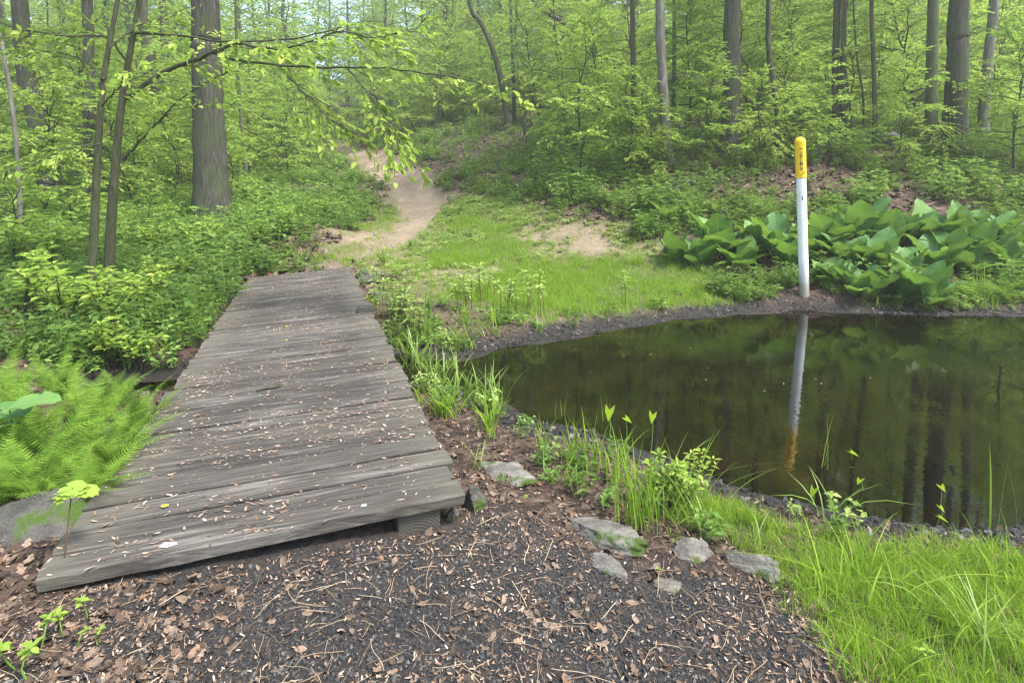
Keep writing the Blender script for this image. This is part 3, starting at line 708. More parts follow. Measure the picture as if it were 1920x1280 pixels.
# ------------------------------------------------------------------ trees measured from the photograph
CI = 0
def photo_tree(label, pts, wpx, bark='bark_grey', height=20, crown_z=6.5, taper=.55, cs=1.0, group=None, name='forest_tree', flare=1.35, seg=14, crown=True, depth=None):
    """pts: trunk axis in the photo, bottom first"""
    global CI
    b = G(*pts[0]) if depth is None else D(pts[0][0], pts[0][1], depth)
    if depth is not None: b[2] = H(b[0], b[1])
    y = b[1]; rg = np.random.default_rng(int(pts[0][0] * 7 + pts[0][1]))
    W = [b] + [D(u, v, y + (i + 1) * .02) for i, (u, v) in enumerate(pts[1:])]
    if len(W) == 1: W.append(b + [0, 0, 3])
    W = np.array(W); d_ = norm(W[-1] - W[-2]); d_ = norm(d_ * .5 + np.array([0, 0, .9]))
    top = W[-1] + d_ * max(1.0, height - (W[-1][2] - b[2]))
    W = np.r_[W, [(W[-1] + top) / 2 + rg.normal(0, .15, 3)], [top]] - b
    W = np.r_[[[0, 0, -.35]], W]
    n = max(16, int(height * 1.6)); pl = spline(W, n); r0 = .88 * wpx / FPX * y / 2
    hz = np.clip(pl[:, 2] / height, 0, 1)
    rad = r0 * (1 - (1 - taper * .5) * hz ** .9) * (1 + (flare - 1) * np.exp(-np.maximum(pl[:, 2], 0) / (r0 * 2.2)))
    root = thing(name, label, 'tree', b, 0, group)
    obj('trunk', mk('trunk', tube(pl, rad, seg, .035, False, rg)), M[bark], root)
    if crown:
        ms = CROWN[CI % len(CROWN)]; CI += 1
        k = np.argmax(pl[:, 2] > crown_z); off = pl[k].copy()
        sc = cs * max(.35, (height - off[2]) / 12.0)
        place(ms, ('branches', 'crown'), root, b, rg.uniform(0, 6.28), (sc, sc, sc), off)
    return root
T_ = photo_tree
T_('thick straight grey trunk with furrowed bark left of the path', [(400, 428), (395, 330), (390, 200), (387, 90), (384, 0)], 66, 'bark_grey', 24, 11, seg=22)
T_('stout grey leaning trunk near the far left edge', [(97, 395), (80, 290), (62, 190), (45, 100)], 38, 'bark_grey', 20, 9)
T_('dark straight trunk just behind the twin mossy saplings', [(170, 400), (168, 250), (166, 120), (163, 0)], 25, 'bark_grey', 20, 9)
T_('rough grey trunk with wavy outline right of the mossy saplings', [(318, 330), (300, 200), (281, 110), (268, 20)], 28, 'bark_grey', 20, 9)
T_('slim grey trunk close beside the thick furrowed trunk', [(312, 300), (311, 170), (308, 60), (306, 0)], 23, 'bark_grey', 20, 9)
T_('thin pale trunk at the very left edge of the wood', [(40, 470), (33, 300), (20, 180), (5, 90)], 10, 'bark_pale', 12, 6, cs=.6)
T_('pale slender trunk left of the dark straight one', [(142, 330), (138, 240), (122, 130), (115, 30)], 13, 'bark_pale', 15, 8, cs=.8)
T_('thin dark leaning pole right of the thick furrowed trunk', [(464, 352), (456, 270), (449, 190), (444, 90)], 10, 'bark_moss', 11, 6.5, cs=.5)
T_('crooked dark stem with a side bend at the left', [(122, 350), (108, 290), (98, 225), (101, 180), (90, 90)], 7, 'bark_dark', 9, 6, cs=.4)
T_('slim far trunk behind the leafy branches at the upper left', [(345, 260), (342, 120), (340, 20)], 12, 'bark_dark', 18, 9)
T_('dark leaning trunk on the leaf-covered bank above the path', [(954, 250), (945, 180), (926, 100), (900, 40), (880, 5)], 14, 'bark_dark', 15, 9, cs=.8)
T_('thin dark trunk beside the leaning one on the bank', [(964, 235), (962, 120), (958, 20)], 9, 'bark_dark', 15, 9, cs=.7)
T_('short grey broken trunk on the leaf-covered bank', [(990, 278), (986, 250), (983, 222)], 14, 'bark_grey', 2.0, 5, crown=False, flare=1.15)
T_('slender dark trunk above the bank, first of a close pair', [(1020, 165), (1017, 90), (1014, 10)], 11, 'bark_dark', 18, 8)
T_('slender dark trunk above the bank, second of a close pair', [(1040, 172), (1037, 90), (1034, 10)], 9, 'bark_dark', 18, 8)
T_('dark trunk slanting to upper left across the slope', [(1140, 190), (1115, 110), (1060, 45), (998, 2)], 11, 'bark_dark', 13, 9.5, cs=.6)
T_('broad grey trunk high on the slope behind the slanting one', [(1146, 185), (1144, 90), (1142, 0)], 24, 'bark_grey', 20, 9)
T_('grey trunk behind leaves mid slope between broad and pale ones', [(1190, 285), (1188, 150), (1186, 20)], 13, 'bark_dark', 18, 8)
T_('straight pale grey trunk standing mid slope above the grass', [(1252, 305), (1247, 220), (1240, 110), (1237, 10)], 22, 'bark_pale', 20, 8)
T_('thin dark trunk close behind the straight pale grey one', [(1262, 240), (1264, 120), (1264, 20)], 9, 'bark_dark', 18, 8)
T_('sturdy brown oak trunk with flared base on the slope', [(1367, 292), (1372, 200), (1373, 100), (1374, 0)], 37, 'bark_grey', 22, 9, seg=18)
T_('slim trunk left of the sturdy brown oak', [(1330, 150), (1330, 70), (1331, 0)], 13, 'bark_dark', 18, 8)
T_('dark crooked trunk with broken foot right of the oak', [(1462, 303), (1457, 262), (1458, 215), (1446, 130), (1440, 40)], 13, 'bark_dark', 13, 8, cs=.7)
T_('short grey trunk behind saplings above the post', [(1568, 262), (1568, 190), (1567, 100)], 16, 'bark_grey', 18, 8)
T_('dark upright trunk directly above the yellow post top', [(1584, 264), (1580, 180), (1581, 90), (1583, 0)], 13, 'bark_dark', 17, 8)
T_('thin curving stem beside the dark upright trunk', [(1602, 275), (1592, 190), (1584, 120), (1578, 70)], 6, 'bark_dark', 8, 5.5, cs=.4)
T_('thin wavy stem between two dark poles', [(1617, 265), (1619, 190), (1612, 140), (1606, 100)], 5, 'bark_dark', 8, 5.5, cs=.4)
T_('slim dark pole trunk right of the curving stems', [(1641, 279), (1640, 190), (1637, 90), (1634, 0)], 10, 'bark_dark', 15, 7, cs=.8)
T_('dark mossy trunk paired with a thick rough one', [(1746, 290), (1746, 190), (1748, 90), (1750, 0)], 24, 'bark_moss', 20, 9)
T_('thick rough grey trunk beside the dark mossy one', [(1789, 282), (1792, 190), (1797, 90), (1799, 0)], 42, 'bark_grey', 22, 10, seg=18)
T_('smooth pale greenish trunk near the upper right corner', [(1842, 270), (1847, 180), (1855, 90), (1864, 0)], 21, 'bark_pale', 20, 9)
T_('grey trunk far behind, between the rough and pale trunks', [(1825, 185), (1830, 90), (1834, 0)], 16, 'bark_grey', 20, 9)
T_('far trunk left of the mossy one, high on the slope', [(1708, 105), (1710, 50), (1712, 0)], 12, 'bark_grey', 20, 9)
T_('thin trunk at the right edge of the wood', [(1908, 130), (1905, 60), (1902, 0)], 10, 'bark_dark', 18, 9)

# twin mossy saplings beside the bridge, the right one with long reaching branches
def branch_tree(label, trunk_px, wpx, branches, twigs, bark, height, leaf, seed, crown=True, tops=None):
    b = G(*trunk_px[0]); y = b[1]; rg = np.random.default_rng(seed)
    W = np.array([b] + [D(u, v, y) for u, v in trunk_px[1:]]); d_ = norm(W[-1] - W[-2])
    W = np.r_[W, [W[-1] + d_ * (height - (W[-1][2] - b[2])) * .5], [W[-1] + d_ * (height - (W[-1][2] - b[2])) + rg.normal(0, .2, 3)]] - b
    pl = spline(np.r_[[[0, 0, -.3]], W], 26); r0 = wpx / FPX * y / 2
    rad = r0 * np.linspace(1, .22, 26) * (1 + .3 * np.exp(-np.maximum(pl[:, 2], 0) / .2))
    root = thing('young_tree', label, 'tree', b)
    obj('trunk', mk('trunk', tube(pl, rad, 12, .03, False, rg)), M[bark], root)
    C, Dd, N = [], [], []
    for (pp, wp) in branches:
        W = np.array([D(u, v, yy) for u, v, yy in pp]) - b; q = spline(W, 26)
        q[2:-1] += rg.normal(0, .006, (23, 3))
        yy = pp[0][2]; parts = tube(q, wp / FPX * yy / 2 * np.linspace(1, .25, 26), 7, .05, False, rg)
        T = norm(np.gradient(q, axis=0))
        for k in list(range(5, 26)) + list(range(6, 26, 3)):
            if rg.random() < twigs:
                s = rg.choice([-1, 1]); dv = norm(T[k] * .8 + np.cross([0, 0, 1], T[k]) * s * rg.uniform(.5, 1.1) + np.array([0, 0, rg.normal(-.15, .25)]))
                tl = rg.uniform(.25, .8); mpt = q[k] + dv * tl * .5 + rg.normal(0, .02, 3); e = q[k] + dv * tl + np.array([0, 0, -tl * rg.uniform(.1, .4)])
                parts += tube(np.stack([q[k], mpt, e]), [.005, .0035, .0012], 4, cap=False)
                m_ = int(tl / .07) + 2; u = rg.uniform(.2, 1, m_)[:, None]
                pts = q[k] * (1 - u) ** 2 + 2 * mpt * u * (1 - u) + e * u ** 2
                C.append(pts); Dd.append(norm(dv + rg.normal(0, .55, (m_, 3)) + [0, 0, -.35])); N.append(norm(np.array([0, 0, 1.0]) + rg.normal(0, .5, (m_, 3))))
        obj('branch', mk('branch', parts), M[bark], root)
    if C:
        C = np.concatenate(C); Dd = np.concatenate(Dd); N = np.concatenate(N); L_ = leaf * rg.uniform(.55, 1.3, len(C))
        obj('crown', mk('crown', [leaves(C, Dd, N, L_, L_ * rg.uniform(.45, .6, len(C)), LEAF_M)]), M['leaf_pale'], root)
    if crown:
        ms = CROWN[seed % 6]; sc = .42
        off = pl[np.argmax(pl[:, 2] > 4.2)]; place(ms, ('branches', 'upper_crown'), root, b, 1.0, (sc, sc, sc), off)
    return root
yA = G(205, 548)[1]; yB = G(170, 562)[1]
branch_tree('mossy leaning sapling whose long branches reach over the path', [(205, 548), (207, 440), (215, 330), (225, 220), (240, 120), (262, 0)], 21, [
    ([(236, 186, yA), (300, 140, yA - .1), (350, 118, yA - .3), (400, 98, yA - .5), (445, 82, yA - .7), (490, 90, yA - .9), (540, 90, yA - 1.1), (592, 75, yA - 1.2)], 9),
    ([(400, 98, yA - .5), (450, 113, yA - .7), (520, 122, yA - .9), (600, 126, yA - 1.1), (700, 127, yA - 1.3), (790, 136, yA - 1.5), (935, 160, yA - 1.8)], 6),
    ([(250, 62, yA), (330, 66, yA - .2), (420, 78, yA - .4), (520, 75, yA - .6), (590, 66, yA - .7), (680, 40, yA - .8)], 5.5),
    ([(230, 300, yA + .1), (260, 268, yA + .1), (300, 225, yA), (350, 178, yA - .1), (460, 115, yA - .2)], 6),
    ([(520, 122, yA - .9), (570, 175, yA - 1.0), (610, 215, yA - 1.1), (655, 245, yA - 1.2)], 4.5),
    ([(650, 128, yA - 1.2), (690, 175, yA - 1.3), (720, 225, yA - 1.4), (745, 265, yA - 1.5)], 4),
    ([(590, 75, yA - 1.2), (640, 60, yA - 1.3), (700, 70, yA - 1.4), (780, 55, yA - 1.5)], 4),
    ([(240, 120, yA), (200, 70, yA - .2), (120, 68, yA - .4), (50, 55, yA - .6), (0, 42, yA - .7)], 5)], .8, 'bark_moss', 8.5, .105, 1)
branch_tree('mossy upright sapling, left of the twin pair by the footbridge', [(170, 560), (176, 440), (182, 320), (188, 210), (200, 110), (217, 20)], 18, [
    ([(186, 270, yB), (150, 275, yB - .2), (110, 285, yB - .4)], 4), ([(190, 200, yB), (230, 160, yB - .3), (290, 130, yB - .5)], 3.5),
    ([(195, 150, yB), (150, 110, yB + .3), (80, 95, yB + .5)], 4), ([(205, 90, yB), (260, 50, yB + .2), (330, 30, yB + .4)], 4)], .6, 'bark_moss', 8, .09, 2)

# ------------------------------------------------------------------ saplings and background woodland
def pathd(x, y): return float(line_d(np.array([x]), np.array([y]), PATH)[0])
POS = [tuple(o.location[:2]) for o in COL.objects if o.get('category') == 'tree']
def sapling(p, k, rz, s, label, group):
    root = thing('sapling', label, 'sapling', (p[0], p[1], p[2] - .04), 0, group)
    place(SAP[k], ('trunk', 'branches', 'crown'), root, p, rz, s); return root
srg = np.random.default_rng(21)
LAND = [(-99, 'the left edge'), (85, 'the stout leaning trunk'), (215, 'the twin mossy saplings'), (392, 'the thick furrowed trunk'), (640, 'the path'), (800, 'the bank crest'), (935, 'the leaning bank trunk'), (1030, 'the close dark pair'), (1144, 'the broad slope trunk'),
        (1242, 'the straight pale trunk'), (1372, 'the brown oak'), (1500, 'the yellow post'), (1638, 'the slim dark pole'), (1770, 'the mossy and rough trunks'), (1850, 'the smooth pale trunk'), (2100, 'the right edge')]
def between(x, y):
    u = 960 + FPX * x / y; k = max(i for i, (a, _) in enumerate(LAND) if a <= max(u, -98)); k = min(k, len(LAND) - 2)
    return 'between %s and %s' % (LAND[k][1], LAND[k + 1][1])
SPX = [  # measured: base pixel, variant, scale, label
    (1215, 330, 1, .62, 'leafy sapling with tiered sprays left of the straight pale trunk'), (1180, 322, 5, .8, 'bushy sapling with pale leaves on the slope above the grass'),
    (1300, 318, 2, .62, 'leafy sapling between the straight pale trunk and the oak'), (1420, 325, 1, .60, 'sapling with yellowish sprays right of the oak'),
    (1500, 300, 3, .62, 'sapling spreading behind the yellow post top'), (1560, 310, 0, .8, 'leafy sapling right behind the post'),
    (1690, 320, 2, .6, 'sapling in front of the dark mossy trunk'), (1900, 330, 4, .6, 'sapling with drooping pale sprays at the right edge'),
    (1120, 260, 3, .8, 'leafy sapling over the top of the bank'), (1070, 285, 6, .62, 'leafy sapling on the right end of the brown bank'),
    (1010, 205, 1, 1.0, 'leafy sapling behind the broken trunk'), (1290, 250, 4, .75, 'tall sapling behind the straight pale trunk'),
    (1450, 240, 4, .8, 'tall sapling on the slope right of the oak'), (1640, 230, 6, .9, 'tall sapling behind the slim dark pole'),
    (870, 205, 2, 1.0, 'sapling on the crest of the bank'), (790, 205, 0, 1.3, 'thin sapling on the crest near the path'),
    (1760, 220, 3, .9, 'sapling behind the dark mossy trunk'), (1870, 240, 1, 1.0, 'sapling behind the smooth pale trunk'),
    (520, 345, 2, .9, 'leafy sapling between the thick trunk and the path'), (560, 320, 4, .9, 'tall leafy sapling on the left verge of the path'),
    (480, 330, 6, 1.0, 'leafy sapling behind the thick furrowed trunk'), (440, 395, 5, .8, 'low leafy sapling at the right foot of the thick trunk'),
    (250, 400, 2, .75, 'leafy sapling behind the twin mossy saplings'), (330, 405, 1, .7, 'leafy sapling left of the thick furrowed trunk'),
    (60, 440, 3, .72, 'leafy sapling at the left edge'), (140, 440, 0, .85, 'low leafy sapling left of the twin mossy saplings'),
    (20, 380, 4, .85, 'tall leafy sapling behind the left edge'), (575, 296, 8, .95, 'tallest sapling leaning over the path'), (540, 285, 3, 1.2, 'bushy sapling on the far left verge of the path'),
    (290, 470, 7, .62, 'small sapling in front of the thick trunk'), (20, 500, 7, .8, 'small sapling by the left edge above the shrubs'), (615, 262, 4, 1.1, 'sapling arching over the far bend of the path'),
    (835, 225, 8, 1.1, 'tall airy sapling on the bank crest beside the leaning trunk'), (1075, 215, 8, 1.0, 'tall airy sapling behind the slope rocks'), (420, 330, 8, .95, 'tall airy sapling right behind the thick furrowed trunk'), (215, 370, 8, .9, 'tall airy sapling behind the mossy pair'), (1400, 270, 8, .85, 'tall airy sapling just right of the oak'), (1710, 270, 8, .85, 'tall airy sapling left of the dark mossy trunk')]
for u, v, k, s, lab in SPX:
    p = G(u, v); sapling(p, k, srg.uniform(0, 6.28), s, lab, 'understorey saplings'); POS.append((p[0], p[1]))
def min_d(x, y): return min((x - a) ** 2 + (y - b) ** 2 for a, b in POS) ** .5
ZS = [  # random fill: angle range (x/y), depth range, count, label
    (-.93, -.50, 13, 34, 34, 'thin leafy sapling in the wood left of the path'),
    (-.50, -.24, 20, 42, 18, 'thin leafy sapling crowding the far left verge of the path'),
    (-.26, .10, 27, 44, 20, 'thin leafy sapling in the wood behind the brown bank'),
    (.10, .50, 15.5, 40, 36, 'thin leafy sapling on the slope around the oak'),
    (.50, .93, 14.5, 40, 36, 'thin leafy sapling on the slope behind the pond')]
for a0, a1, d0, d1, n, lab in ZS:
    c_ = 0
    for _ in range(n * 12):
        if c_ >= n: break
        y = math.sqrt(srg.uniform(d0 ** 2, d1 ** 2)); x = y * srg.uniform(a0, a1)
        if pathd(x, y) < 1.7 or min_d(x, y) < 1.3: continue
        if -.34 < x / y < .02 and y < 32: continue
        kk = int(srg.integers(0, 9)); lab = '%s %s sapling %s' % (('low', 'low', 'tall', 'tall', 'tall', 'low', 'tall', 'tiny', 'highest')[kk], 'nearer' if y < 23 else 'farther' if y < 32 else 'distant', between(x, y))
        sapling((x, y, float(H(x, y))), kk, srg.uniform(0, 6.28), srg.uniform(.75, 1.25), lab, 'understorey saplings'); POS.append((x, y)); c_ += 1
brg = np.random.default_rng(33)
ZB = [(-.95, -.42, 22, 75, 56, 'tall slim tree deep in the wood left of the path'), (-.42, -.22, 44, 85, 16, 'tall slim tree far off where the path disappears'),
      (-.22, .12, 30, 80, 34, 'tall slim tree deep in the wood behind the brown bank'), (.12, .55, 28, 78, 32, 'tall slim tree high on the slope behind the oak'), (.55, .95, 27, 75, 30, 'tall slim tree high on the slope behind the pond')]
for a0, a1, d0, d1, n, lab in ZB:
    c_ = 0
    for _ in range(n * 12):
        if c_ >= n: break
        y = brg.uniform(d0, d1) ; x = y * brg.uniform(a0, a1)
        if pathd(x, y) < 2.5 or min_d(x, y) < 2.4: continue
        bi = int(brg.integers(0, 6)); lab = '%s %s tree %s' % ('nearer' if y < 36 else 'deep' if y < 55 else 'remote', ('slim', 'sturdy', 'crooked', 'straight', 'leaning', 'spreading')[bi], between(x, y))
        root = thing('forest_tree', lab, 'tree', (x, y, float(H(x, y)) - .1), 0, 'trees deep in the wood')
        s = brg.uniform(.8, 1.15); place(BGT[bi], ('trunk', 'branches', 'crown'), root, None, brg.uniform(0, 6.28), (s, s, s)); POS.append((x, y)); c_ += 1

# ------------------------------------------------------------------ scattered ground stuff (uncountable)
HIDE = bpy.data.collections.new('scatter_sources')
def scatter(name, pts, rot, scl, protos, label, idx=None):
    n = len(pts)
    sub = bpy.data.collections.new(name + '_sources')
    for i, (me, mat) in enumerate(protos):
        o = obj('%s_source_%02d' % (name, i), me, mat, link=False); sub.objects.link(o)
    me = bpy.data.meshes.new(name); me.vertices.add(n); me.vertices.foreach_set('co', np.asarray(pts, np.float32).ravel())
    me.attributes.new('rot', 'FLOAT_VECTOR', 'POINT').data.foreach_set('vector', np.asarray(rot, np.float32).ravel())
    me.attributes.new('scl', 'FLOAT', 'POINT').data.foreach_set('value', np.asarray(scl, np.float32).ravel())
    if idx is None: idx = rng.integers(0, len(protos), n)
    me.attributes.new('idx', 'INT', 'POINT').data.foreach_set('value', np.asarray(idx, np.int32))
    o = obj(name, me); tag(o, label, None, None, 'stuff')
    ng = bpy.data.node_groups.new(name, 'GeometryNodeTree')
    ng.interface.new_socket('Geometry', in_out='INPUT', socket_type='NodeSocketGeometry'); ng.interface.new_socket('Geometry', in_out='OUTPUT', socket_type='NodeSocketGeometry')
    gi = ng.nodes.new('NodeGroupInput'); go = ng.nodes.new('NodeGroupOutput')
    ip = ng.nodes.new('GeometryNodeInstanceOnPoints'); ci = ng.nodes.new('GeometryNodeCollectionInfo')
    ci.inputs['Collection'].default_value = sub; ci.inputs['Separate Children'].default_value = True; ci.inputs['Reset Children'].default_value = True
    ip.inputs['Pick Instance'].default_value = True
    def na(nm, ty):
        q = ng.nodes.new('GeometryNodeInputNamedAttribute'); q.data_type = ty; q.inputs['Name'].default_value = nm; return q.outputs['Attribute']
    ng.links.new(gi.outputs[0], ip.inputs['Points']); ng.links.new(ci.outputs[0], ip.inputs['Instance'])
    ng.links.new(na('idx', 'INT'), ip.inputs['Instance Index']); ng.links.new(na('rot', 'FLOAT_VECTOR'), ip.inputs['Rotation']); ng.links.new(na('scl', 'FLOAT'), ip.inputs['Scale'])
    ng.links.new(ip.outputs[0], go.inputs[0])
    md = o.modifiers.new('scatter', 'NODES'); md.node_group = ng
    return o
def blades(rg, n, h, spread, bend, wid, seg=4, tip=.08, base=.01):
    """grass blades as curved tapering strips"""
    parts = []
    for _ in range(n):
        a = rg.uniform(0, 6.28); hd = np.array([math.cos(a), math.sin(a), 0]); sd_ = np.array([-math.sin(a + rg.normal(0, .5)), math.cos(a), 0])
        hh = h * rg.uniform(.55, 1.15); b = rg.normal(0, base, 2); t = np.linspace(0, 1, seg + 1)
        lean = spread * rg.uniform(.2, 1.2); bd = bend * rg.uniform(.3, 1.3)
        px_ = lean * t * hh + bd * hh * t ** 2.4; pz = hh * (t - .32 * bd * t ** 3 - .12 * lean * t ** 2)
        c_ = np.array([b[0], b[1], 0]) + hd * px_[:, None] + np.array([0, 0, 1.0]) * pz[:, None]
        ww = wid * rg.uniform(.7, 1.3) * np.array([.7, 1, .9, .6, tip][:seg + 1] if seg == 4 else np.interp(t, [0, .3, .7, 1], [.7, 1, .7, tip]))
        V = np.concatenate([c_ - sd_ * ww[:, None] / 2, c_ + sd_ * ww[:, None] / 2]); i = np.arange(seg); k = seg + 1
        parts.append((V, np.stack([i, i + 1, i + 1 + k, i + k], -1)))
    return parts
def herb(rg, n, h, spread, leaf, tpl=LEAF_S, wr=.55, stem=True):
    """small leafy herb: a few stems with whorled leaves"""
    C, Dd, N = [], [], []; st = []
    for _ in range(n):
        a = rg.uniform(0, 6.28); r = spread * math.sqrt(rg.uniform(0, 1)); top = np.array([math.cos(a) * r, math.sin(a) * r, h * rg.uniform(.5, 1.1)])
        if stem: st += tube(np.stack([top * [.3, .3, 0], top * [.7, .7, .6], top]), [.003, .0025, .0015], 3, cap=False)
        for lev in (1.0, .72, .45):
            m_ = rg.integers(2, 5); aa = rg.uniform(0, 6.28) + np.arange(m_) * 6.28 / m_
            C.append(np.tile(top * [.6 + .4 * lev, .6 + .4 * lev, lev], (m_, 1))); Dd.append(np.stack([np.cos(aa), np.sin(aa), rg.normal(.05, .25, m_)], -1)); N.append(np.array([0, 0, 1.0]) + rg.normal(0, .3, (m_, 3)))
    C = np.concatenate(C); L_ = leaf * rg.uniform(.6, 1.25, len(C))
    parts = [leaves(C, np.concatenate(Dd), np.concatenate(N), L_, L_ * wr, tpl)]
    return parts + [(V, F, 1) for V, F in st]
def world_pts(rg, n, x0, x1, y0, y1):
    x = rg.uniform(x0, x1, n); y = rg.uniform(y0, y1, n); return x, y
def view_pts(rg, n, d0, d1, a0=-1.1, a1=1.1, power=1.0):
    """points over the ground before the camera, thinning with distance"""
    f = rg.uniform(0, 1, n); y = d0 * (d1 / d0) ** (f ** power); x = y * rg.uniform(a0, a1, n); return x, y
def fin(x, y, keep, sink=0.0):
    x, y = x[keep], y[keep]; return np.stack([x, y, H(x, y) - sink], -1)
mask = lambda A, x, y: bil(A, x, y)
deckL = np.array([C_NL[:2], C_FL[:2]]); deckR = np.array([C_NR[:2], C_FR[:2]])
DECKP = [C_NL[:2], C_NR[:2], C_FR[:2], C_FL[:2]]
def off_deck(x, y, g=.0): return poly_sd(x, y, DECKP) > g
def yaw(rg, n, tilt=.15): return np.stack([rg.normal(0, tilt, n), rg.normal(0, tilt, n), rg.uniform(0, 6.28, n)], -1)

r_ = np.random.default_rng(50)
# ground cover of low herbs
cov = [(mk('herb', herb(np.random.default_rng(400 + k), 4 + k % 4, (.12, .3, .2, .1, .38, .16, .24)[k], (.13, .16, .12, .10, .2, .12, .14)[k], (.042, .075, .055, .035, .09, .048, .062)[k], wr=(.6, .4, .55, .7, .45, .6, .35)[k])), [M[('cover', 'cover_dark', 'cover', 'cover_pale', 'cover_dark', 'cover', 'cover_dark')[k]], M['stem_green']]) for k in range(7)]
x, y = view_pts(r_, 70000, 3.6, 55, power=.8)
sdv = bil(SD, x, y); dens = .12 + .88 * sstep(.40, .60, fbm(x, y, 1.1) * .6 + fbm(x + 50, y, .25) * .4); dens = dens * np.where((x < -2.5) & (y < 10), .42, 1)
bankm = np.exp(-(((x / y + .055) / .105) ** 4)) * sstep(19, 22, y) * (1 - sstep(32, 36, y))
keep = (sdv > np.where(x < -2, .12, .3)) & (np.hypot(x - pbse[0], y - pbse[1] + .3) > .55) & off_deck(x, y, .12) & (mask(m_path, x, y) < .25) & (mask(m_grass, x, y) < .35) & (mask(m_gravel, x, y) < .05) & (r_.random(len(x)) < dens * (1 - .40 * bankm)) & ~((y < 7.5) & (x > -1.0))
keep &= ~((x > -2.3) & (y < 7.0))
keep &= ~((x > -6) & (y < 5.3))
keep &= (mask(m_clear, x, y) < .4) | (r_.random(len(x)) < .06)
keep &= ~((x > -3.3) & (x < 1.7) & (y < 12.5)) | (r_.random(len(x)) < .08)
keep &= ~((x > 1.6) & (y < 11.8)) | (r_.random(len(x)) < np.where(y < 9.8, .45, .12))
keep &= ~((x > 0) & (y > 11)) | (r_.random(len(x)) < .55 + .45 * sstep(.42, .55, fbm(x + 7, y, .6)))
pts = fin(x, y, keep); n = len(pts)
scatter('undergrowth', pts, yaw(r_, n), r_.uniform(.6, 1.35, n) * (1 + .012 * pts[:, 1]), cov, 'low green leafy ground cover on the forest floor')
# taller undergrowth mounds
cov2 = [(mk('herb', herb(np.random.default_rng(420 + k), 16, .42, .30, .075)), [M['cover'], M['stem_green']]) for k in range(5)]
x, y = view_pts(r_, 9000, 9, 60, power=.7)
keep = (bil(SD, x, y) > 1.5) & off_deck(x, y, .5) & (mask(m_path, x, y) < .02) & (line_d(x, y, PATH) > 1.5) & (mask(m_grass, x, y) < .05) & (mask(m_clear, x, y) < .1) & (r_.random(len(x)) < .75 * sstep(.42, .6, fbm(x, y, .35)))
bk = np.exp(-(((x / y + .055) / .105) ** 4)) * sstep(19, 22, y) * (1 - sstep(32, 36, y))
keep &= ~((x > 1.0) & (y < 12.5))
keep &= r_.random(len(x)) > bk * .75
pts = fin(x, y, keep); n = len(pts)
scatter('shrubbery', pts, yaw(r_, n), r_.uniform(.6, 1.4, n) * (1 + .012 * pts[:, 1]), cov2, 'knee-high leafy undergrowth among the trees')
# pale herbs over the clearing
cov3 = [(mk('herb', herb(np.random.default_rng(440 + k), 5, .09, .10, .045)), [M['cover_pale'], M['stem_green']]) for k in range(4)]
x, y = world_pts(r_, 16000, -6, 6, 9.5, 19)
keep = (bil(SD, x, y) > .8) & off_deck(x, y, .1) & (mask(m_clear, x, y) > .3) & (mask(m_path, x, y) < .3) & (mask(m_grass, x, y) < .6) & (r_.random(len(x)) < .15 + .6 * sstep(.45, .6, fbm(x, y, .9))) & ~((x < .5) & (y < 11.5) & (r_.random(len(x)) < .75))
pts = fin(x, y, keep); n = len(pts)
scatter('clearing_weeds', pts, yaw(r_, n), r_.uniform(.5, 1.2, n), cov3, 'pale green weeds and clover over the sunlit clearing')
# ragged plants along the waterline
edge = [(mk('herb', herb(np.random.default_rng(480 + k), 4, (.10, .2, .15)[k], .10, (.05, .07, .045)[k], wr=(.5, .3, .6)[k])), [M[('cover', 'cover_dark', 'cover_pale')[k]], M['stem_green']]) for k in range(3)] + \
       [(mk('grass', blades(np.random.default_rng(484 + k), 9, .2 + .08 * k, .4, .6, .007, base=.03)), M[('grass', 'reed')[k]]) for k in range(2)]
x, y = world_pts(r_, 26000, -2.5, 9, 2.4, 10.2); sdv = bil(SD, x, y)
keep = (sdv > .12) & (sdv < 1.0) & (np.hypot(x - pbse[0], y - pbse[1] + .25) > .5) & off_deck(x, y, .06) & (mask(m_grass, x, y) < .6) & (mask(m_gravel, x, y) < .1) & (r_.random(len(x)) < (.03 + .30 * sstep(.48, .66, fbm(x + 4, y, 1.5))) * np.where(y > 5.5, 1.3, .8))
pts = fin(x, y, keep); n = len(pts)
scatter('waterline_weeds', pts, yaw(r_, n, .2), r_.uniform(.5, 1.3, n), edge, 'ragged mixed weeds along the edge of the pond')
# lawn grass
lawn = [(mk('grass', blades(np.random.default_rng(460 + k), 14, .13, .35, .25, .0045, base=.035)), M['grass']) for k in range(5)] + [(mk('grass', blades(np.random.default_rng(468), 8, .10, .6, .6, .0045, base=.05)), M['straw_blade'])]
x, y = world_pts(r_, 95000, -5, 5.5, .9, 19)
gm = mask(m_grass, x, y)
keep = (bil(SD, x, y) > .12) & off_deck(x, y, .03) & (r_.random(len(x)) < gm * (.2 + .8 * sstep(.36, .56, fbm(x + 12, y, 1.3))) * np.where(y < 6, .7, .85))
keep |= (bil(SD, x, y) > .12) & off_deck(x, y, .05) & (mask(m_clear, x, y) > .5) & (mask(m_path, x, y) < .5) & (r_.random(len(x)) < .12)
pts = fin(x, y, keep); n = len(pts)
sc_ = r_.uniform(.5, 1.1, n) * np.where(pts[:, 1] < 4, .72, 1.05)
scatter('grass', pts, yaw(r_, n, .1), sc_, lawn, 'short bright green grass in patches beside the pond')
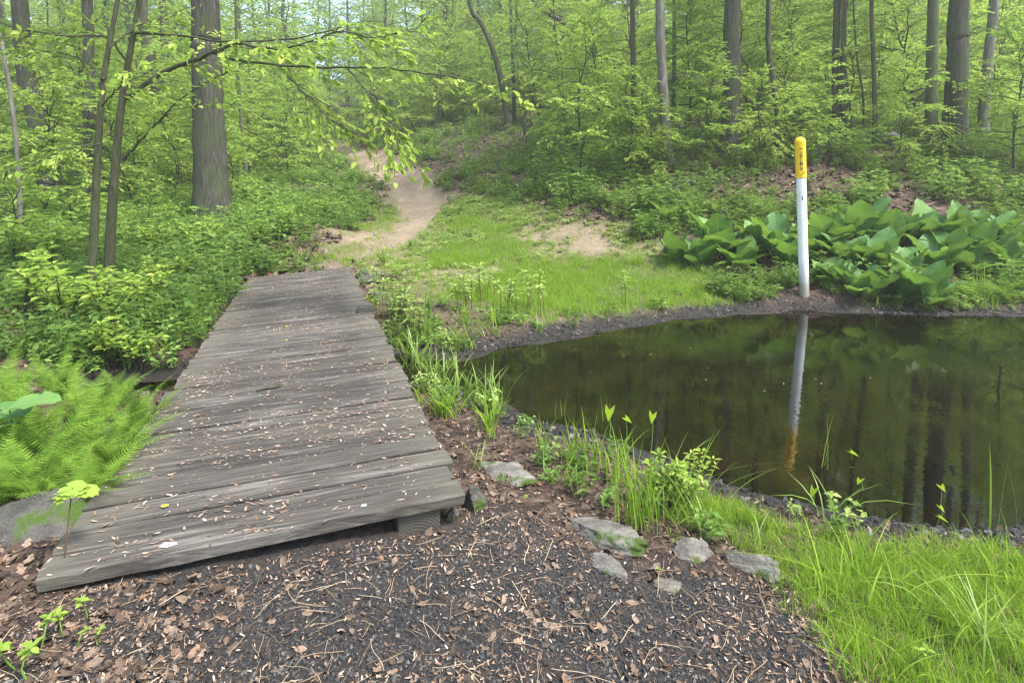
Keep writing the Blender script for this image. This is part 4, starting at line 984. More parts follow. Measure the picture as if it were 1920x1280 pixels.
# extra density on the near grass
x, y = world_pts(r_, 24000, .7, 5, .9, 3.6)
keep = (bil(SD, x, y) > .16) & (r_.random(len(x)) < mask(m_grass, x, y) * (.25 + .75 * sstep(.35, .55, fbm(x + 2, y, 2.2))))
pts = fin(x, y, keep); n = len(pts)
lawn2 = [(mk('grass', blades(np.random.default_rng(470 + k), 16, .16, .45, .5, .0042, base=.04)), M['grass']) for k in range(4)] + [(mk('grass', blades(np.random.default_rng(478), 7, .12, .6, .7, .004, base=.05)), M['straw_blade'])]
scatter('near_grass', pts, yaw(r_, n, .25), (.20 + .42 * r_.random(n)) * (.55 + .7 * fbm(pts[:, 0], pts[:, 1], 2.5)), lawn2, 'fine bright grass on the near bank of the pond')
# leaf litter
def litter_leaf(rg, lobes=False):
    n = 9; t = np.linspace(0, 1, n); wv = np.sin(np.pi * np.clip(t * .96 + .02, 0, 1)) ** .8 * (1 + (.35 * np.sin(t * 17) if lobes else 0)) * .28
    curl = rg.uniform(-.5, .7); fold = rg.uniform(-.5, .6)
    V = []
    for s in (-1, 0, 1):
        for tt, ww in zip(t, wv): V.append((tt - .5, s * ww, curl * (tt - .5) ** 2 + (fold * ww if s else 0) + rg.normal(0, .015)))
    F = [(a * n + i, a * n + i + 1, (a + 1) * n + i + 1, (a + 1) * n + i) for a in range(2) for i in range(n - 1)]
    return mk('leaf', [(np.array(V), np.array(F))])
m, nt, out = newmat('dead_leaf'); oi = node(nt, 'ShaderNodeObjectInfo').outputs['Random']
c = ramp(nt, oi, [(0, (.028, .020, .014)), (.3, (.068, .046, .031)), (.6, (.118, .082, .057)), (.9, (.215, .16, .115)), (1, (.15, .068, .028))])
c = mix(nt, ramp(nt, noise(nt, coords(nt), 6, 4), [(.4, 0), (.7, .6)]), c, (.05, .03, .02)); bsdf(nt, out, c, .75, .25); M['dead'] = m
dl = [(litter_leaf(np.random.default_rng(500 + k), k % 2), M['dead']) for k in range(8)]
x, y = view_pts(r_, 44000, 1.2, 9, -1.2, 1.0)
keep = (bil(SD, x, y) > .06 + .25 * r_.random(len(x))) & off_deck(x, y, .0) & (r_.random(len(x)) < np.clip(.95 - .78 * mask(m_gravel, x, y) * sstep(-1.3, -.9, x) - .93 * mask(m_grass, x, y), .02, 1))
pts = fin(x, y, keep, -.008); n = len(pts)
scatter('leaf_litter', pts, np.stack([r_.normal(0, .45, n), r_.normal(0, .45, n), r_.uniform(0, 6.28, n)], -1), (.006 + .046 * r_.random(n) ** 3.6) * (1 + .06 * pts[:, 1]) * np.where(pts[:, 0] < -1.15, 1.15, 1.0), dl, 'brown dead leaves littering the ground around the bridge')
x, y = view_pts(r_, 30000, 9, 40, -.9, 1.0)
keep = (bil(SD, x, y) > .6) & off_deck(x, y, .0) & (mask(m_path, x, y) < .4) & (mask(m_clear, x, y) < .5)
pts = fin(x, y, keep, -.015); n = len(pts)
scatter('slope_litter', pts, np.stack([r_.normal(0, .5, n), r_.normal(0, .5, n), r_.uniform(0, 6.28, n)], -1), r_.uniform(.08, .17, n) * (1 + .012 * pts[:, 1]), dl, 'reddish brown dead leaves covering the slopes')
# gravel
m, nt, out = newmat('black_gravel'); oi = node(nt, 'ShaderNodeObjectInfo').outputs['Random']
c = ramp(nt, oi, [(0, (.016, .016, .016)), (.55, (.046, .045, .044)), (.9, (.105, .102, .098)), (1, (.20, .19, .175))]); bsdf(nt, out, c, .75, .35, bump(nt, noise(nt, coords(nt), 3, 6), .6, .2)); M['gravel'] = m
gp = [(rock_mesh(600 + k, 1, .8, .6, 2, .3), M['gravel']) for k in range(6)]
x, y = view_pts(r_, 90000, 1.1, 3.6, -1.1, .8)
keep = (bil(SD, x, y) > .4) & off_deck(x, y, .02) & (r_.random(len(x)) < mask(m_gravel, x, y) * (.35 + .65 * sstep(.35, .6, fbm(x, y, 3))))
pts = fin(x, y, keep, -.001); n = len(pts)
scatter('gravel', pts, r_.uniform(0, 6.28, (n, 3)), .003 + .012 * r_.random(n) ** 2.6 + .014 * (r_.random(n) > .985), gp, 'black coarse gravel in front of the footbridge')
# wood chips, bud scales and straw on the ground
def chip(rg, l, w_, curv):
    t = np.linspace(0, 1, 5); ww = w_ * np.array([.4, 1, 1, .85, .2]); V = np.concatenate([np.stack([t * l - l / 2, s * ww / 2, curv * l * (t - .5) ** 2 * 4 + (0 if s else 0.)], -1) for s in (-1, 1)])
    return mk('chip', [(V, np.array([(i, i + 1, i + 6, i + 5) for i in range(4)]))])
m, nt, out = newmat('bud_scale'); oi = node(nt, 'ShaderNodeObjectInfo').outputs['Random']
c = ramp(nt, oi, [(0, (.075, .044, .028)), (.35, (.17, .105, .068)), (.75, (.30, .21, .145)), (1, (.42, .34, .26))]); bsdf(nt, out, c, .7, .25); M['scale'] = m
m, nt, out = newmat('straw'); oi = node(nt, 'ShaderNodeObjectInfo').outputs['Random']
c = ramp(nt, oi, [(0, (.10, .065, .04)), (.5, (.26, .19, .12)), (1, (.42, .34, .22))]); bsdf(nt, out, c, .8, .2); M['straw'] = m
ch = [(chip(None, 1, .22 + .07 * (k % 3), .05 * (k % 4) - .05), M['scale']) for k in range(5)]
x, y = view_pts(r_, 44000, 1.1, 4.2, -1.2, .8)
keep = (bil(SD, x, y) > .4) & off_deck(x, y, .0) & (mask(m_grass, x, y) < .4) & (r_.random(len(x)) < .25 + .75 * sstep(.4, .62, fbm(x, y + 3, 2.6)))
pts = fin(x, y, keep, -.008); n = len(pts)
scatter('bud_scales_on_ground', pts, np.stack([r_.normal(0, .4, n), r_.normal(0, .4, n), r_.uniform(0, 6.28, n)], -1), .005 + .02 * r_.random(n) ** 1.6, ch, 'tan bud scales and wood chips strewn over the gravel')
strw = []
for k in range(5):
    rg = np.random.default_rng(650 + k); q = np.array([(-.5, 0, 0), (-.2, rg.normal(0, .04), .02), (.2, rg.normal(0, .04), .02), (.5, rg.normal(0, .05), 0)])
    strw.append((mk('straw', tube(spline(q, 6), .008 + .004 * (k % 2), 4, cap=False)), M['straw']))
x, y = view_pts(r_, 5200, 1.1, 4.5, -1.2, .85)
keep = (bil(SD, x, y) > .35) & off_deck(x, y, .0) & (mask(m_grass, x, y) < .5)
pts = fin(x, y, keep, -.012); n = len(pts)
scatter('straw_litter', pts, np.stack([r_.normal(0, .12, n), r_.normal(0, .12, n), r_.uniform(0, 6.28, n)], -1), .02 + .12 * r_.random(n) ** 3, strw, 'dry straw and thin twigs lying on the gravel')
# bud scales on the deck
s = r_.random(15000); t = r_.random(15000)
w8 = .22 + .78 * sstep(.42, .66, fbm(s * 4, t * 16, 1.6)); kp = r_.random(len(s)) < w8
pts = np.array([deck(a, b, .006) for a, b in zip(s[kp], t[kp])]); n = len(pts)
scatter('bud_scales_on_deck', pts, np.stack([r_.normal(0, .15, n), r_.normal(0, .15, n), r_.normal(.35, .9, n)], -1), (.009 + .026 * r_.random(n) ** 1.3), ch, 'pinkish tan bud scales scattered over the deck planks')
x, y = world_pts(r_, 900, -.6, 9, 3, 9)
keep = (bil(SD, x, y) < -.08) & (r_.random(len(x)) < .05 + .5 * sstep(.5, .7, fbm(x, y, .7)) * (x > 1.5))
pts = np.stack([x[keep], y[keep], np.full(keep.sum(), WATER + .002)], -1); n = len(pts)
scatter('floating_debris', pts, yaw(r_, n, .05), r_.uniform(.008, .035, n), ch + dl[:3], 'specks and small leaves floating on the pond')
x, y = world_pts(r_, 60000, -1.6, 9, 2.6, 9.6); sdv = bil(SD, x, y)
keep = (sdv > -.03) & (sdv < .5) & off_deck(x, y, .0) & (r_.random(len(x)) < .75 * (1 - sstep(.1, .5, sdv)))
pts = fin(x, y, keep, -.004); n = len(pts)
scatter('shore_debris', pts, np.stack([r_.normal(0, .5, n), r_.normal(0, .5, n), r_.uniform(0, 6.28, n)], -1), .006 + .045 * r_.random(n) ** 3, gp[:4] + dl[:3], 'mud lumps, pebbles and dead leaves along the waterline', np.where(r_.random(n) < .8, r_.integers(0, 4, n), r_.integers(4, 7, n)))
# pale scales over path
x, y = view_pts(r_, 9000, 10, 34, -.45, .2)
keep = (mask(m_path, x, y) > .2)
pts = fin(x, y, keep, -.006); n = len(pts)
scatter('path_litter', pts, yaw(r_, n, .3), r_.uniform(.02, .06, n), ch, 'small tan debris on the dirt path')

# ------------------------------------------------------------------ skunk cabbage: big-leaved plants on the far bank
m, nt, out = newmat('cabbage_leaf'); co = coords(nt)
sx = node(nt, 'ShaderNodeSeparateXYZ'); nt.links.new(co, sx.inputs[0])
ay = mathn(nt, 'ABSOLUTE', sx.outputs[1])
rib = mathn(nt, 'SINE', mathn(nt, 'MULTIPLY', mathn(nt, 'SUBTRACT', sx.outputs[0], mathn(nt, 'MULTIPLY', ay, .75)), 62.0))
oi = node(nt, 'ShaderNodeObjectInfo').outputs['Random']
c = ramp(nt, oi, [(0, (.048, .120, .034)), (.5, (.080, .180, .046)), (1, (.135, .245, .052))])
c = mix(nt, ramp(nt, rib, [(.90, 0), (1, .5)]), c, (.12, .22, .06)); c = mix(nt, ramp(nt, ay, [(.0, .7), (.012, 0)]), c, (.17, .27, .09))
b = node(nt, 'ShaderNodeBsdfPrincipled', i_Roughness=.55); b.inputs['Specular IOR Level'].default_value = .3; nt.links.new(c, b.inputs['Base Color']); nt.links.new(bump(nt, rib, .2, .006), b.inputs['Normal'])
t = node(nt, 'ShaderNodeBsdfTranslucent'); nt.links.new(mix(nt, .5, c, (.25, .42, .03)), t.inputs[0])
mx = node(nt, 'ShaderNodeMixShader', i_0=.30); nt.links.new(b.outputs[0], mx.inputs[1]); nt.links.new(t.outputs[0], mx.inputs[2]); nt.links.new(mx.outputs[0], out.inputs[0]); M['cabbage'] = m
def cabbage_leaf(rg):
    """petiole then a broad wavy blade, arching along +x from the origin; unit blade length"""
    n, k = 12, 9; t = np.linspace(0, 1, n); wv = .36 * np.sin(np.pi * np.clip(t, 0.012, 1) ** .72) ** .75; wv[-1] = .004; wv[0] = .10
    s = np.linspace(-1, 1, k); arch = rg.uniform(.12, .45); cup = rg.uniform(.10, .38); ph = rg.uniform(0, 6)
    V = np.zeros((n, k, 3)); V[..., 0] = t[:, None] - .04 * np.abs(s)[None] * (t[:, None] < .15); V[..., 1] = s[None] * wv[:, None]
    V[..., 2] = -arch * (t[:, None] ** 2) * .8 + cup * np.abs(s[None]) ** 1.5 * wv[:, None] + .034 * np.sin(t[:, None] * 17 + ph + s[None] * 2) * np.abs(s[None]) ** 1.5 + .02 * np.sin(t[:, None] * 9 + ph * 2) * s[None] + .012 * np.sin(t[:, None] * 31) * np.abs(s[None])
    i = np.arange(n - 1)[:, None] * k; j = np.arange(k - 1)[None]
    F = np.stack([i + j, i + k + j, i + k + j + 1, i + j + 1], -1).reshape(-1, 4)
    pet = tube(np.array([(-.30, 0, -.03), (-.15, 0, .005), (0, 0, 0), (.35, 0, -arch * .1 - .012)]), [.026, .022, .018, .008], 6, cap=False)
    return mk('leaf', [(V.reshape(-1, 3), F)] + pet)
CAB = [cabbage_leaf(np.random.default_rng(700 + k)) for k in range(6)]
for me in CAB: me.materials.append(M['cabbage'])
crg = np.random.default_rng(71)
def cabbage(p, nl, size, label, upright=1.0):
    root = thing('skunk_cabbage', label, 'plant', (p[0], p[1], p[2] - .03), 0, 'big-leaved plants on the far bank')
    a = crg.uniform(0, 6.28)
    for k in range(nl):
        a += 2.4 + crg.normal(0, .2); f = k / max(1, nl - 1); el = R(33 + 42 * (1 - f) * upright) + crg.normal(0, .14); s = size * (.75 + .4 * crg.random()) * (1 - .15 * f)
        bx = .30 * s * math.cos(el) + .03
        obj('leaf', CAB[int(crg.integers(0, 6))], None, root, (math.cos(a) * bx, math.sin(a) * bx, .30 * s * math.sin(el) + .02), (crg.normal(0, .12), -el, a), (s, s * crg.uniform(.9, 1.2), s))
for u, v, nl, s, lab in [
    (1214, 440, 4, .34, 'small big-leaved plant standing apart nearest the path'), (1268, 492, 6, .46, 'big-leaved plant at the near end of the row, by a grass tuft'), (1345, 478, 8, .60, 'upright big-leaved plant second in the row from the path'),
    (1392, 505, 6, .46, 'low big-leaved plant in front of the upright one'), (1450, 478, 8, .56, 'big-leaved plant just left of the post'), (1480, 500, 6, .45, 'big-leaved plant touching the left side of the post'),
    (1555, 470, 8, .60, 'big-leaved plant right behind the post'), (1615, 468, 8, .66, 'tall big-leaved plant with a cupped top leaf right of the post'), (1560, 535, 7, .36, 'small star-shaped leafy plant at the foot of the post'),
    (1640, 510, 7, .55, 'wide big-leaved plant mid row'), (1690, 466, 9, .66, 'tallest big-leaved plant with broad upper leaf, mid row'), (1665, 548, 5, .40, 'pale upright leaf plant at the waterline'),
    (1745, 470, 8, .62, 'big-leaved plant behind the drooping one'), (1735, 575, 5, .52, 'big-leaved plant drooping over the water'), (1755, 512, 7, .58, 'big-leaved plant with overlapping leaves above the drooping one'),
    (1800, 472, 8, .62, 'big-leaved plant left of the tall reed'), (1812, 515, 7, .52, 'big-leaved plant behind the feathery ferns'), (1862, 468, 8, .60, 'big-leaved plant behind the tall reed'), (1905, 475, 8, .56, 'big-leaved plant at the right edge of the row'),
    (1310, 500, 6, .42, 'low big-leaved plant between the near end and the upright one'), (1420, 468, 7, .5, 'big-leaved plant behind the low one left of the post'), (1520, 478, 7, .5, 'big-leaved plant half hidden by the post'), (1585, 500, 7, .5, 'big-leaved plant low behind the star-shaped one'), (1660, 478, 8, .6, 'big-leaved plant squeezed between the two tallest'),
    (1700, 530, 6, .45, 'low big-leaved plant between the pale upright leaf and the drooping one'), (1780, 500, 7, .5, 'big-leaved plant just above the small fern'), (1835, 490, 7, .52, 'big-leaved plant right behind the tall reeds'), (1885, 505, 7, .5, 'low big-leaved plant near the right edge'), (1600, 552, 6, .42, 'big-leaved plant spilling to the water right of the star-shaped one'), (1632, 560, 5, .38, 'small big-leaved plant at the waterline below the wide one'), (1700, 566, 6, .42, 'big-leaved plant leaning over the water beside the drooping one')]:
    cabbage(G(u, v), nl + 4, s * 1.16, lab)

# ------------------------------------------------------------------ ferns
def frond(rg, npair, serr=7, wmax=.20, curve=.45):
    """feathery frond along +x, unit length, arching"""
    parts = []; t = np.linspace(0, 1, 14); mid = np.stack([t, .03 * np.sin(t * 3 + rg.uniform(0, 3)), .25 * t - curve * t ** 2], -1)
    parts += tube(mid, .006 * np.linspace(1, .2, 14), 4, cap=False)
    T = norm(np.gradient(mid, axis=0))
    for k in range(npair):
        f = .10 + .88 * k / npair; o = np.array([np.interp(f, t, mid[:, e]) for e in range(3)]); td = np.array([np.interp(f, t, T[:, e]) for e in range(3)])
        L = wmax * (math.sin(math.pi * min(1, (f * .85 + .12))) ** .8) * (1.05 - .5 * f) * rg.uniform(.9, 1.1) + .01
        for s in (-1, 1):
            d = norm(np.array([td[0] * .38, s * 1.0, td[2] * .3 - .10 + rg.normal(0, .06)])); e = norm(np.cross(np.cross(td, d), d)); 
            n = serr * 2 + 1; q = np.linspace(0, 1, n); w_ = L * .085 * (1 - q ** 1.6) * np.where(np.arange(n) % 2, 1.25, .45) + .001
            c_ = o + d * (q * L)[:, None] + np.array([0, 0, -1]) * (.12 * L * q ** 2)[:, None]
            V = np.concatenate([c_ - e * w_[:, None], c_ + e * w_[:, None]]); i = np.arange(n - 1)
            parts.append((V, np.stack([i, i + 1, i + 1 + n, i + n], -1)))
    return mk('frond', parts)
FR = [frond(np.random.default_rng(800 + k), 27, 7, .19, .35 + .12 * k) for k in range(4)]
FRB = [frond(np.random.default_rng(820 + k), 9, 2, .30, .30 + .1 * k) for k in range(2)]
for me in FR + FRB: me.materials.append(M['fern'])
frg = np.random.default_rng(81)
def fern(p, nf, size, label, group, meshes=FR, el=(42, 76)):
    root = thing('fern', label, 'fern', (p[0], p[1], p[2] - .02), 0, group); a = frg.uniform(0, 6.28)
    for k in range(nf):
        a += 2.4 + frg.normal(0, .25); e = R(frg.uniform(*el)); s = size * frg.uniform(.7, 1.15)
        obj('frond', meshes[int(frg.integers(0, len(meshes)))], None, root, (frg.normal(0, .02), frg.normal(0, .02), 0), (frg.normal(0, .25), -e, a), (s, s, s))
FX = [(285, 800, .50, 'fern leaning against the edge of the footbridge over the creek'), (240, 850, .50, 'fern just below the one leaning on the deck'), (200, 780, .55, 'fern behind the creek-side ferns'),
      (150, 860, .58, 'fern in the middle of the fern bed by the deck'), (215, 905, .42, 'low fern at the edge of the deck'), (100, 800, .60, 'bushy fern in the back of the fern bed'), (60, 880, .58, 'bright fern in front near the big leaf'),
      (20, 820, .60, 'fern at the left edge of the bed'), (150, 720, .55, 'fern nearest the creek at the back of the bed'), (50, 730, .60, 'fern behind the big leaf by the left edge'), (110, 920, .48, 'low fern above the mossy boulder'),
      (20, 925, .52, 'low fern in the left corner above the mossy boulder'), (250, 740, .45, 'small fern hanging into the creek'), (0, 770, .55, 'fern half cut by the left edge of the picture'), (180, 930, .36, 'smallest fern beside the front planks')]
for u, v, s, lab in FX: fern(G(u - 34, v + 24), 13, s * .88, lab, 'ferns beside the bridge')
for u, v, s, lab in [(1820, 560, .55, 'feathery yellow-green fern at the waterline by the reeds'), (1870, 565, .55, 'feathery fern right of the reeds at the waterline'), (1905, 545, .5, 'feathery fern cut by the right edge of the picture'), (1770, 565, .4, 'small fern beside the drooping big leaf')]:
    fern(G(u, v), 8, s, lab, 'ferns on the far bank', FRB, (40, 75))
for u, v, s, lab in [(1255, 420, .75, 'upright fern behind the row of big-leaved plants, nearest the path'), (1300, 410, .7, 'upright fern below the slanted pale rock'), (1225, 402, .6, 'small upright fern on the slope foot'), (1340, 405, .55, 'upright fern above the tall big-leaved plant'), (1430, 395, .5, 'fern left of the post on the slope foot')]:
    fern(G(u, v), 8, s, lab, 'ferns at the slope foot', FR, (50, 78))

# ------------------------------------------------------------------ grass tufts and reeds
def tuft(u, v, n, h, label, mat='grass', spread=.25, bend=.45, wid=.007, base=.03, seed=0, name='grass_tuft', group='grass tufts', p=None):
    p = G(u, v) if p is None else p; rg = np.random.default_rng(seed + int(u * 3 + v))
    if p[1] < 3.3 and mat == 'grass' and u > 1400: h *= .6; n = int(n * .5); wid *= .7
    o = obj(name, mk(name, blades(rg, n, h, spread, bend, wid, 7, .05, base)), M[mat], None, (p[0], p[1], p[2] - .01)); tag(o, label, 'grass tuft', group); return o
for a in [(1195, 985, 46, .44, 'tall dense tuft of straight grass behind the long pale stone', 'grass', .16, .16, .008, .05), (1240, 975, 26, .42, 'arching dark-bladed tuft right of the tall dense tuft', 'reed', .45, .7, .008, .05),
          (1300, 985, 26, .45, 'wide-arching sedge tuft leaning over the water', 'reed', .6, .8, .007, .04), (1110, 880, 26, .36, 'upright tuft on the bank left of the tall dense one', 'grass', .16, .25, .010, .04),
          (1070, 870, 16, .30, 'small upright tuft on the leafy bank', 'grass', .2, .2, .009, .03), (1020, 850, 16, .28, 'small tuft nearest the footbridge on the leafy bank', 'grass', .2, .3, .009, .03), (1155, 905, 22, .34, 'tuft between the leafy bank and the tall dense tuft', 'grass', .2, .3, .008, .04),
          (915, 805, 30, .26, 'short bright tuft at the corner of the pond', 'grass', .4, .5, .010, .03), (870, 745, 30, .34, 'broad-bladed tuft at the pond corner by the bridge', 'reed', .4, .6, .015, .06),
          (930, 755, 26, .36, 'reedy tuft leaning over the pond corner', 'reed', .3, .5, .014, .05), (815, 720, 30, .36, 'broad-bladed tuft against the deck above the creek', 'reed', .35, .6, .015, .06), (780, 690, 24, .36, 'tuft rising beside the deck where the creek enters', 'reed', .35, .5, .014, .05),
          (765, 668, 26, .34, 'tuft hiding the creek under the far rail of the deck', 'reed', .35, .5, .012, .06), (795, 700, 30, .36, 'dense tuft where the pond narrows to the creek', 'reed', .35, .5, .012, .07), (850, 700, 26, .30, 'tuft standing in the shallow pond corner', 'reed', .35, .5, .011, .06), (840, 780, 26, .26, 'low tuft beside the deck at the near bank', 'grass', .45, .6, .010, .05), (1190, 495, 60, .32, 'rounded grass tuft left of the row of big-leaved plants', 'grass', .4, .6, .010, .08), (845, 500, 30, .26, 'grass tuft on the clearing near the bridge', 'grass', .3, .4, .012, .05),
          (1020, 500, 24, .22, 'grass tuft in the middle of the bright clearing', 'grass', .3, .4, .011, .04), (870, 605, 30, .36, 'grass tuft on the far bank edge above the pond corner', 'grass', .3, .4, .011, .05), (930, 610, 24, .3, 'spiky tuft at the far waterline', 'grass', .3, .4, .011, .05),
          (1070, 590, 24, .26, 'small tuft at the far waterline near the bright grass', 'grass', .4, .5, .010, .05), (1290, 560, 24, .25, 'tuft at the end of the bright grass by the mud', 'grass', .4, .6, .010, .05), (560, 490, 30, .3, 'grass tuft at the far end of the footbridge', 'reed', .3, .4, .012, .06), (325, 640, 30, .30, 'mossy tuft hanging over the creek left of the deck', 'grass', .5, .7, .008, .08), (300, 660, 26, .28, 'fine tuft above the dark creek mouth', 'grass', .5, .7, .008, .08),
          (1640, 1110, 60, .50, 'long arching grass clump flowing over the near bank', 'grass', .5, 1.0, .008, .09), (1760, 1180, 60, .50, 'long arching grass clump in the lower right', 'grass', .5, 1.0, .008, .09), (1560, 1140, 30, .36, 'grass clump at the edge of the gravel', 'grass', .4, .8, .007, .06),
          (1860, 1230, 40, .34, 'dark-bladed grass clump in the lower right corner', 'reed', .4, .8, .006, .08), (1580, 1275, 26, .40, 'upright grass clump at the bottom edge', 'grass', .2, .4, .009, .03), (1700, 1290, 50, .5, 'dense grass clump cut by the bottom edge', 'grass', .4, .8, .008, .09), (1900, 1090, 40, .42, 'grass clump at the right edge of the near bank', 'grass', .35, .6, .008, .07), (1450, 1010, 30, .26, 'short grass clump above the flat grey stone', 'grass', .4, .6, .007, .06)]:
    tuft(a[0], a[1], a[2], a[3], a[4], a[5], a[6], a[7], a[8], a[9], 11)
for u, v, h, n, lab in [(735, 610, .95, 5, 'tall cattail reeds beside the far part of the deck'), (800, 640, .75, 4, 'cattail reeds between the deck and the pond corner'), (1535, 905, .50, 4, 'thin reeds standing in the pond below the post reflection'), (1830, 560, .95, 5, 'tall reeds in front of the big-leaved row at the right'),
                        (1890, 1010, .55, 3, 'single tall reed on the near bank at the right'), (430, 560, .60, 5, 'cattail leaves by the rounded boulder'), (1055, 790, .30, 4, 'short reeds in the shallow water off the leafy bank'), (1130, 800, .32, 4, 'short reeds in the water beside the arrow-shaped leaves')]:
    p = G(u, v); tuft(u, v, n, h, lab, 'reed', .08, .10, .016 if h > .6 else .007, .04, 5, 'reed_clump', 'reeds', p)

# ------------------------------------------------------------------ stemmed plants, arrowheads, seedlings, shrubs
def stem_plant(rg, h, nlev, leaf, mat_leaf, wr=.34, stem='stem_red', m_=(4, 7), curve=.05):
    C, Dd, N = [], [], []; q = np.array([(0, 0, -.03), (rg.normal(0, curve) * h, rg.normal(0, curve) * h, h * .5), (rg.normal(0, curve * 1.5) * h, rg.normal(0, curve * 1.5) * h, h)]); pl = spline(q, 7)
    for k in range(nlev):
        f = 1 - .13 * k - .02; o = np.array([np.interp(f, np.linspace(0, 1, 7), pl[:, e]) for e in range(3)]); n = int(rg.integers(*m_)); aa = rg.uniform(0, 6.28) + np.arange(n) * 6.28 / n
        C.append(np.tile(o, (n, 1))); Dd.append(np.stack([np.cos(aa), np.sin(aa), rg.normal(.30 - .12 * k, .15, n)], -1)); N.append(np.array([0, 0, 1.0]) + rg.normal(0, .2, (n, 3)))
    C = np.concatenate(C); L_ = leaf * rg.uniform(.7, 1.2, len(C))
    return mk('stem', tube(pl, [.005, .005, .0045, .004, .0035, .003, .002], 5, cap=False)), mk('leaves', [leaves(C, np.concatenate(Dd), np.concatenate(N), L_, L_ * wr, LEAF_M)])
STP = [stem_plant(np.random.default_rng(900 + k), .36 + .04 * k, 3, .11, None) for k in range(5)]
for a, b in STP: a.materials.append(M['stem_red']); b.materials.append(M['cover_pale'])
qrg = np.random.default_rng(91)
for u0, u1, v0, v1, n, lab in [(835, 905, 568, 588, 9, 'slender whorled plant in the patch at the clearing edge, its near half'), (875, 930, 545, 568, 7, 'slender whorled plant in the patch at the clearing edge, its far half'), (925, 970, 580, 605, 6, 'red-stemmed whorled plant on the muddy bank above the spiky tuft'), (975, 1025, 575, 600, 6, 'red-stemmed whorled plant on the muddy bank nearest the bright grass'), (700, 740, 575, 600, 7, 'red-stemmed whorled plant at the deck side just nearer than the wooden block'), (735, 770, 595, 620, 7, 'red-stemmed whorled plant beside the tall cattail reeds'), (755, 800, 620, 645, 7, 'red-stemmed whorled plant where the creek meets the deck'), (1160, 1180, 560, 580, 3, 'red-stemmed whorled plant alone at the edge of the bright grass')]:
    for _ in range(n):
        p = G(qrg.uniform(u0, u1), qrg.uniform(v0, v1))
        if not off_deck(np.array([p[0]]), np.array([p[1]]), .06)[0]: continue
        k = int(qrg.integers(0, 5)); root = thing('stemmed_plant', lab, 'plant', p, qrg.uniform(0, 6.28), 'whorled plants by the bank'); s = qrg.uniform(.75, 1.15)
        obj('stem', STP[k][0], None, root, scl=s); obj('leaves', STP[k][1], None, root, scl=s)
# broad-leaved shrub stems (left of the bridge) and seedlings
def broad(rg, h, ns, spread, leaf):
    wood = []; C, Dd, N = [], [], []
    for _ in range(ns):
        a = rg.uniform(0, 6.28); r = spread * rg.uniform(.3, 1); q = np.array([(rg.normal(0, .03), rg.normal(0, .03), -.03), (math.cos(a) * r * .4, math.sin(a) * r * .4, h * .5), (math.cos(a) * r, math.sin(a) * r, h * rg.uniform(.7, 1.1))]); pl = spline(q, 8)
        wood += tube(pl, np.linspace(.008, .003, 8), 5, cap=False)
        for f in np.linspace(.45, 1, 6):
            o = np.array([np.interp(f, np.linspace(0, 1, 8), pl[:, e]) for e in range(3)]); n = 5 if f > .95 else 3; aa = rg.uniform(0, 6.28) + np.arange(n) * 6.28 / n
            st = np.stack([np.cos(aa), np.sin(aa), rg.normal(.2, .25, n)], -1); C.append(o + st * .02); Dd.append(st); N.append(np.array([0, 0, 1.0]) + rg.normal(0, .3, (n, 3)))
    C = np.concatenate(C); L_ = leaf * rg.uniform(.6, 1.2, len(C))
    return mk('stems', wood), mk('leaves', [leaves(C, np.concatenate(Dd), np.concatenate(N), L_, L_ * .5, LEAF_M)])
BRD = [broad(np.random.default_rng(930 + k), .75, 9, .42, .125) for k in range(4)]
for i, (a, b) in enumerate(BRD): a.materials.append(M['bark_dark']); b.materials.append(M['leaf_mid'] if i % 2 else M['leaf_pale'])
for u, v, s, lab in [(120, 625, 1.0, 'broad-leaved shrub in front of the twin mossy saplings'), (200, 630, .9, 'broad-leaved shrub right of its twin, near the creek'), (45, 600, 1.0, 'broad-leaved shrub by the left edge'), (260, 600, .8, 'low broad-leaved shrub beside the fallen log'),
                     (95, 520, 1.15, 'tall broad-leaved shrub behind the front shrubs'), (30, 520, 1.2, 'tall broad-leaved shrub at the left edge'), (300, 560, .7, 'small shrub left of the deck under the trees'), (345, 530, .55, 'bushy shrub close to the far part of the deck'),
                     (200, 690, .6, 'small round-leaved shrub above the ferns'), (260, 700, .55, 'small shrub at the creek mouth'), (380, 480, .9, 'bushy shrub below the thick furrowed trunk'), (480, 470, .8, 'bushy shrub behind the far end of the deck'), (290, 490, .9, 'leafy shrub right of the twin mossy saplings'), (540, 440, .8, 'bushy shrub on the verge left of the path'), (600, 420, .8, 'bushy shrub nearest the dirt path'),
                     (720, 500, .45, 'low pale shrub by the lichened boulder'), (745, 530, .45, 'low pale shrub behind the cattails'), (700, 590, .35, 'tiny shrub peeping over the deck edge'), (1290, 955, .36, 'nettle-like leafy plant among the sedges'), (1250, 960, .36, 'leafy green plant right of the tall dense tuft')]:
    p = G(u, v); k = int(qrg.integers(0, 4)); root = thing('shrub', lab, 'shrub', p, qrg.uniform(0, 6.28), 'broad-leaved shrubs')
    obj('stems', BRD[k][0], None, root, scl=s); obj('leaves', BRD[k][1], None, root, scl=s)
SEED = [stem_plant(np.random.default_rng(950 + k), .13, 2, .05, None, .6, 'stem_green', (3, 5), .15) for k in range(4)]
for a, b in SEED: a.materials.append(M['stem_green']); b.materials.append(M['leaf_mid'])
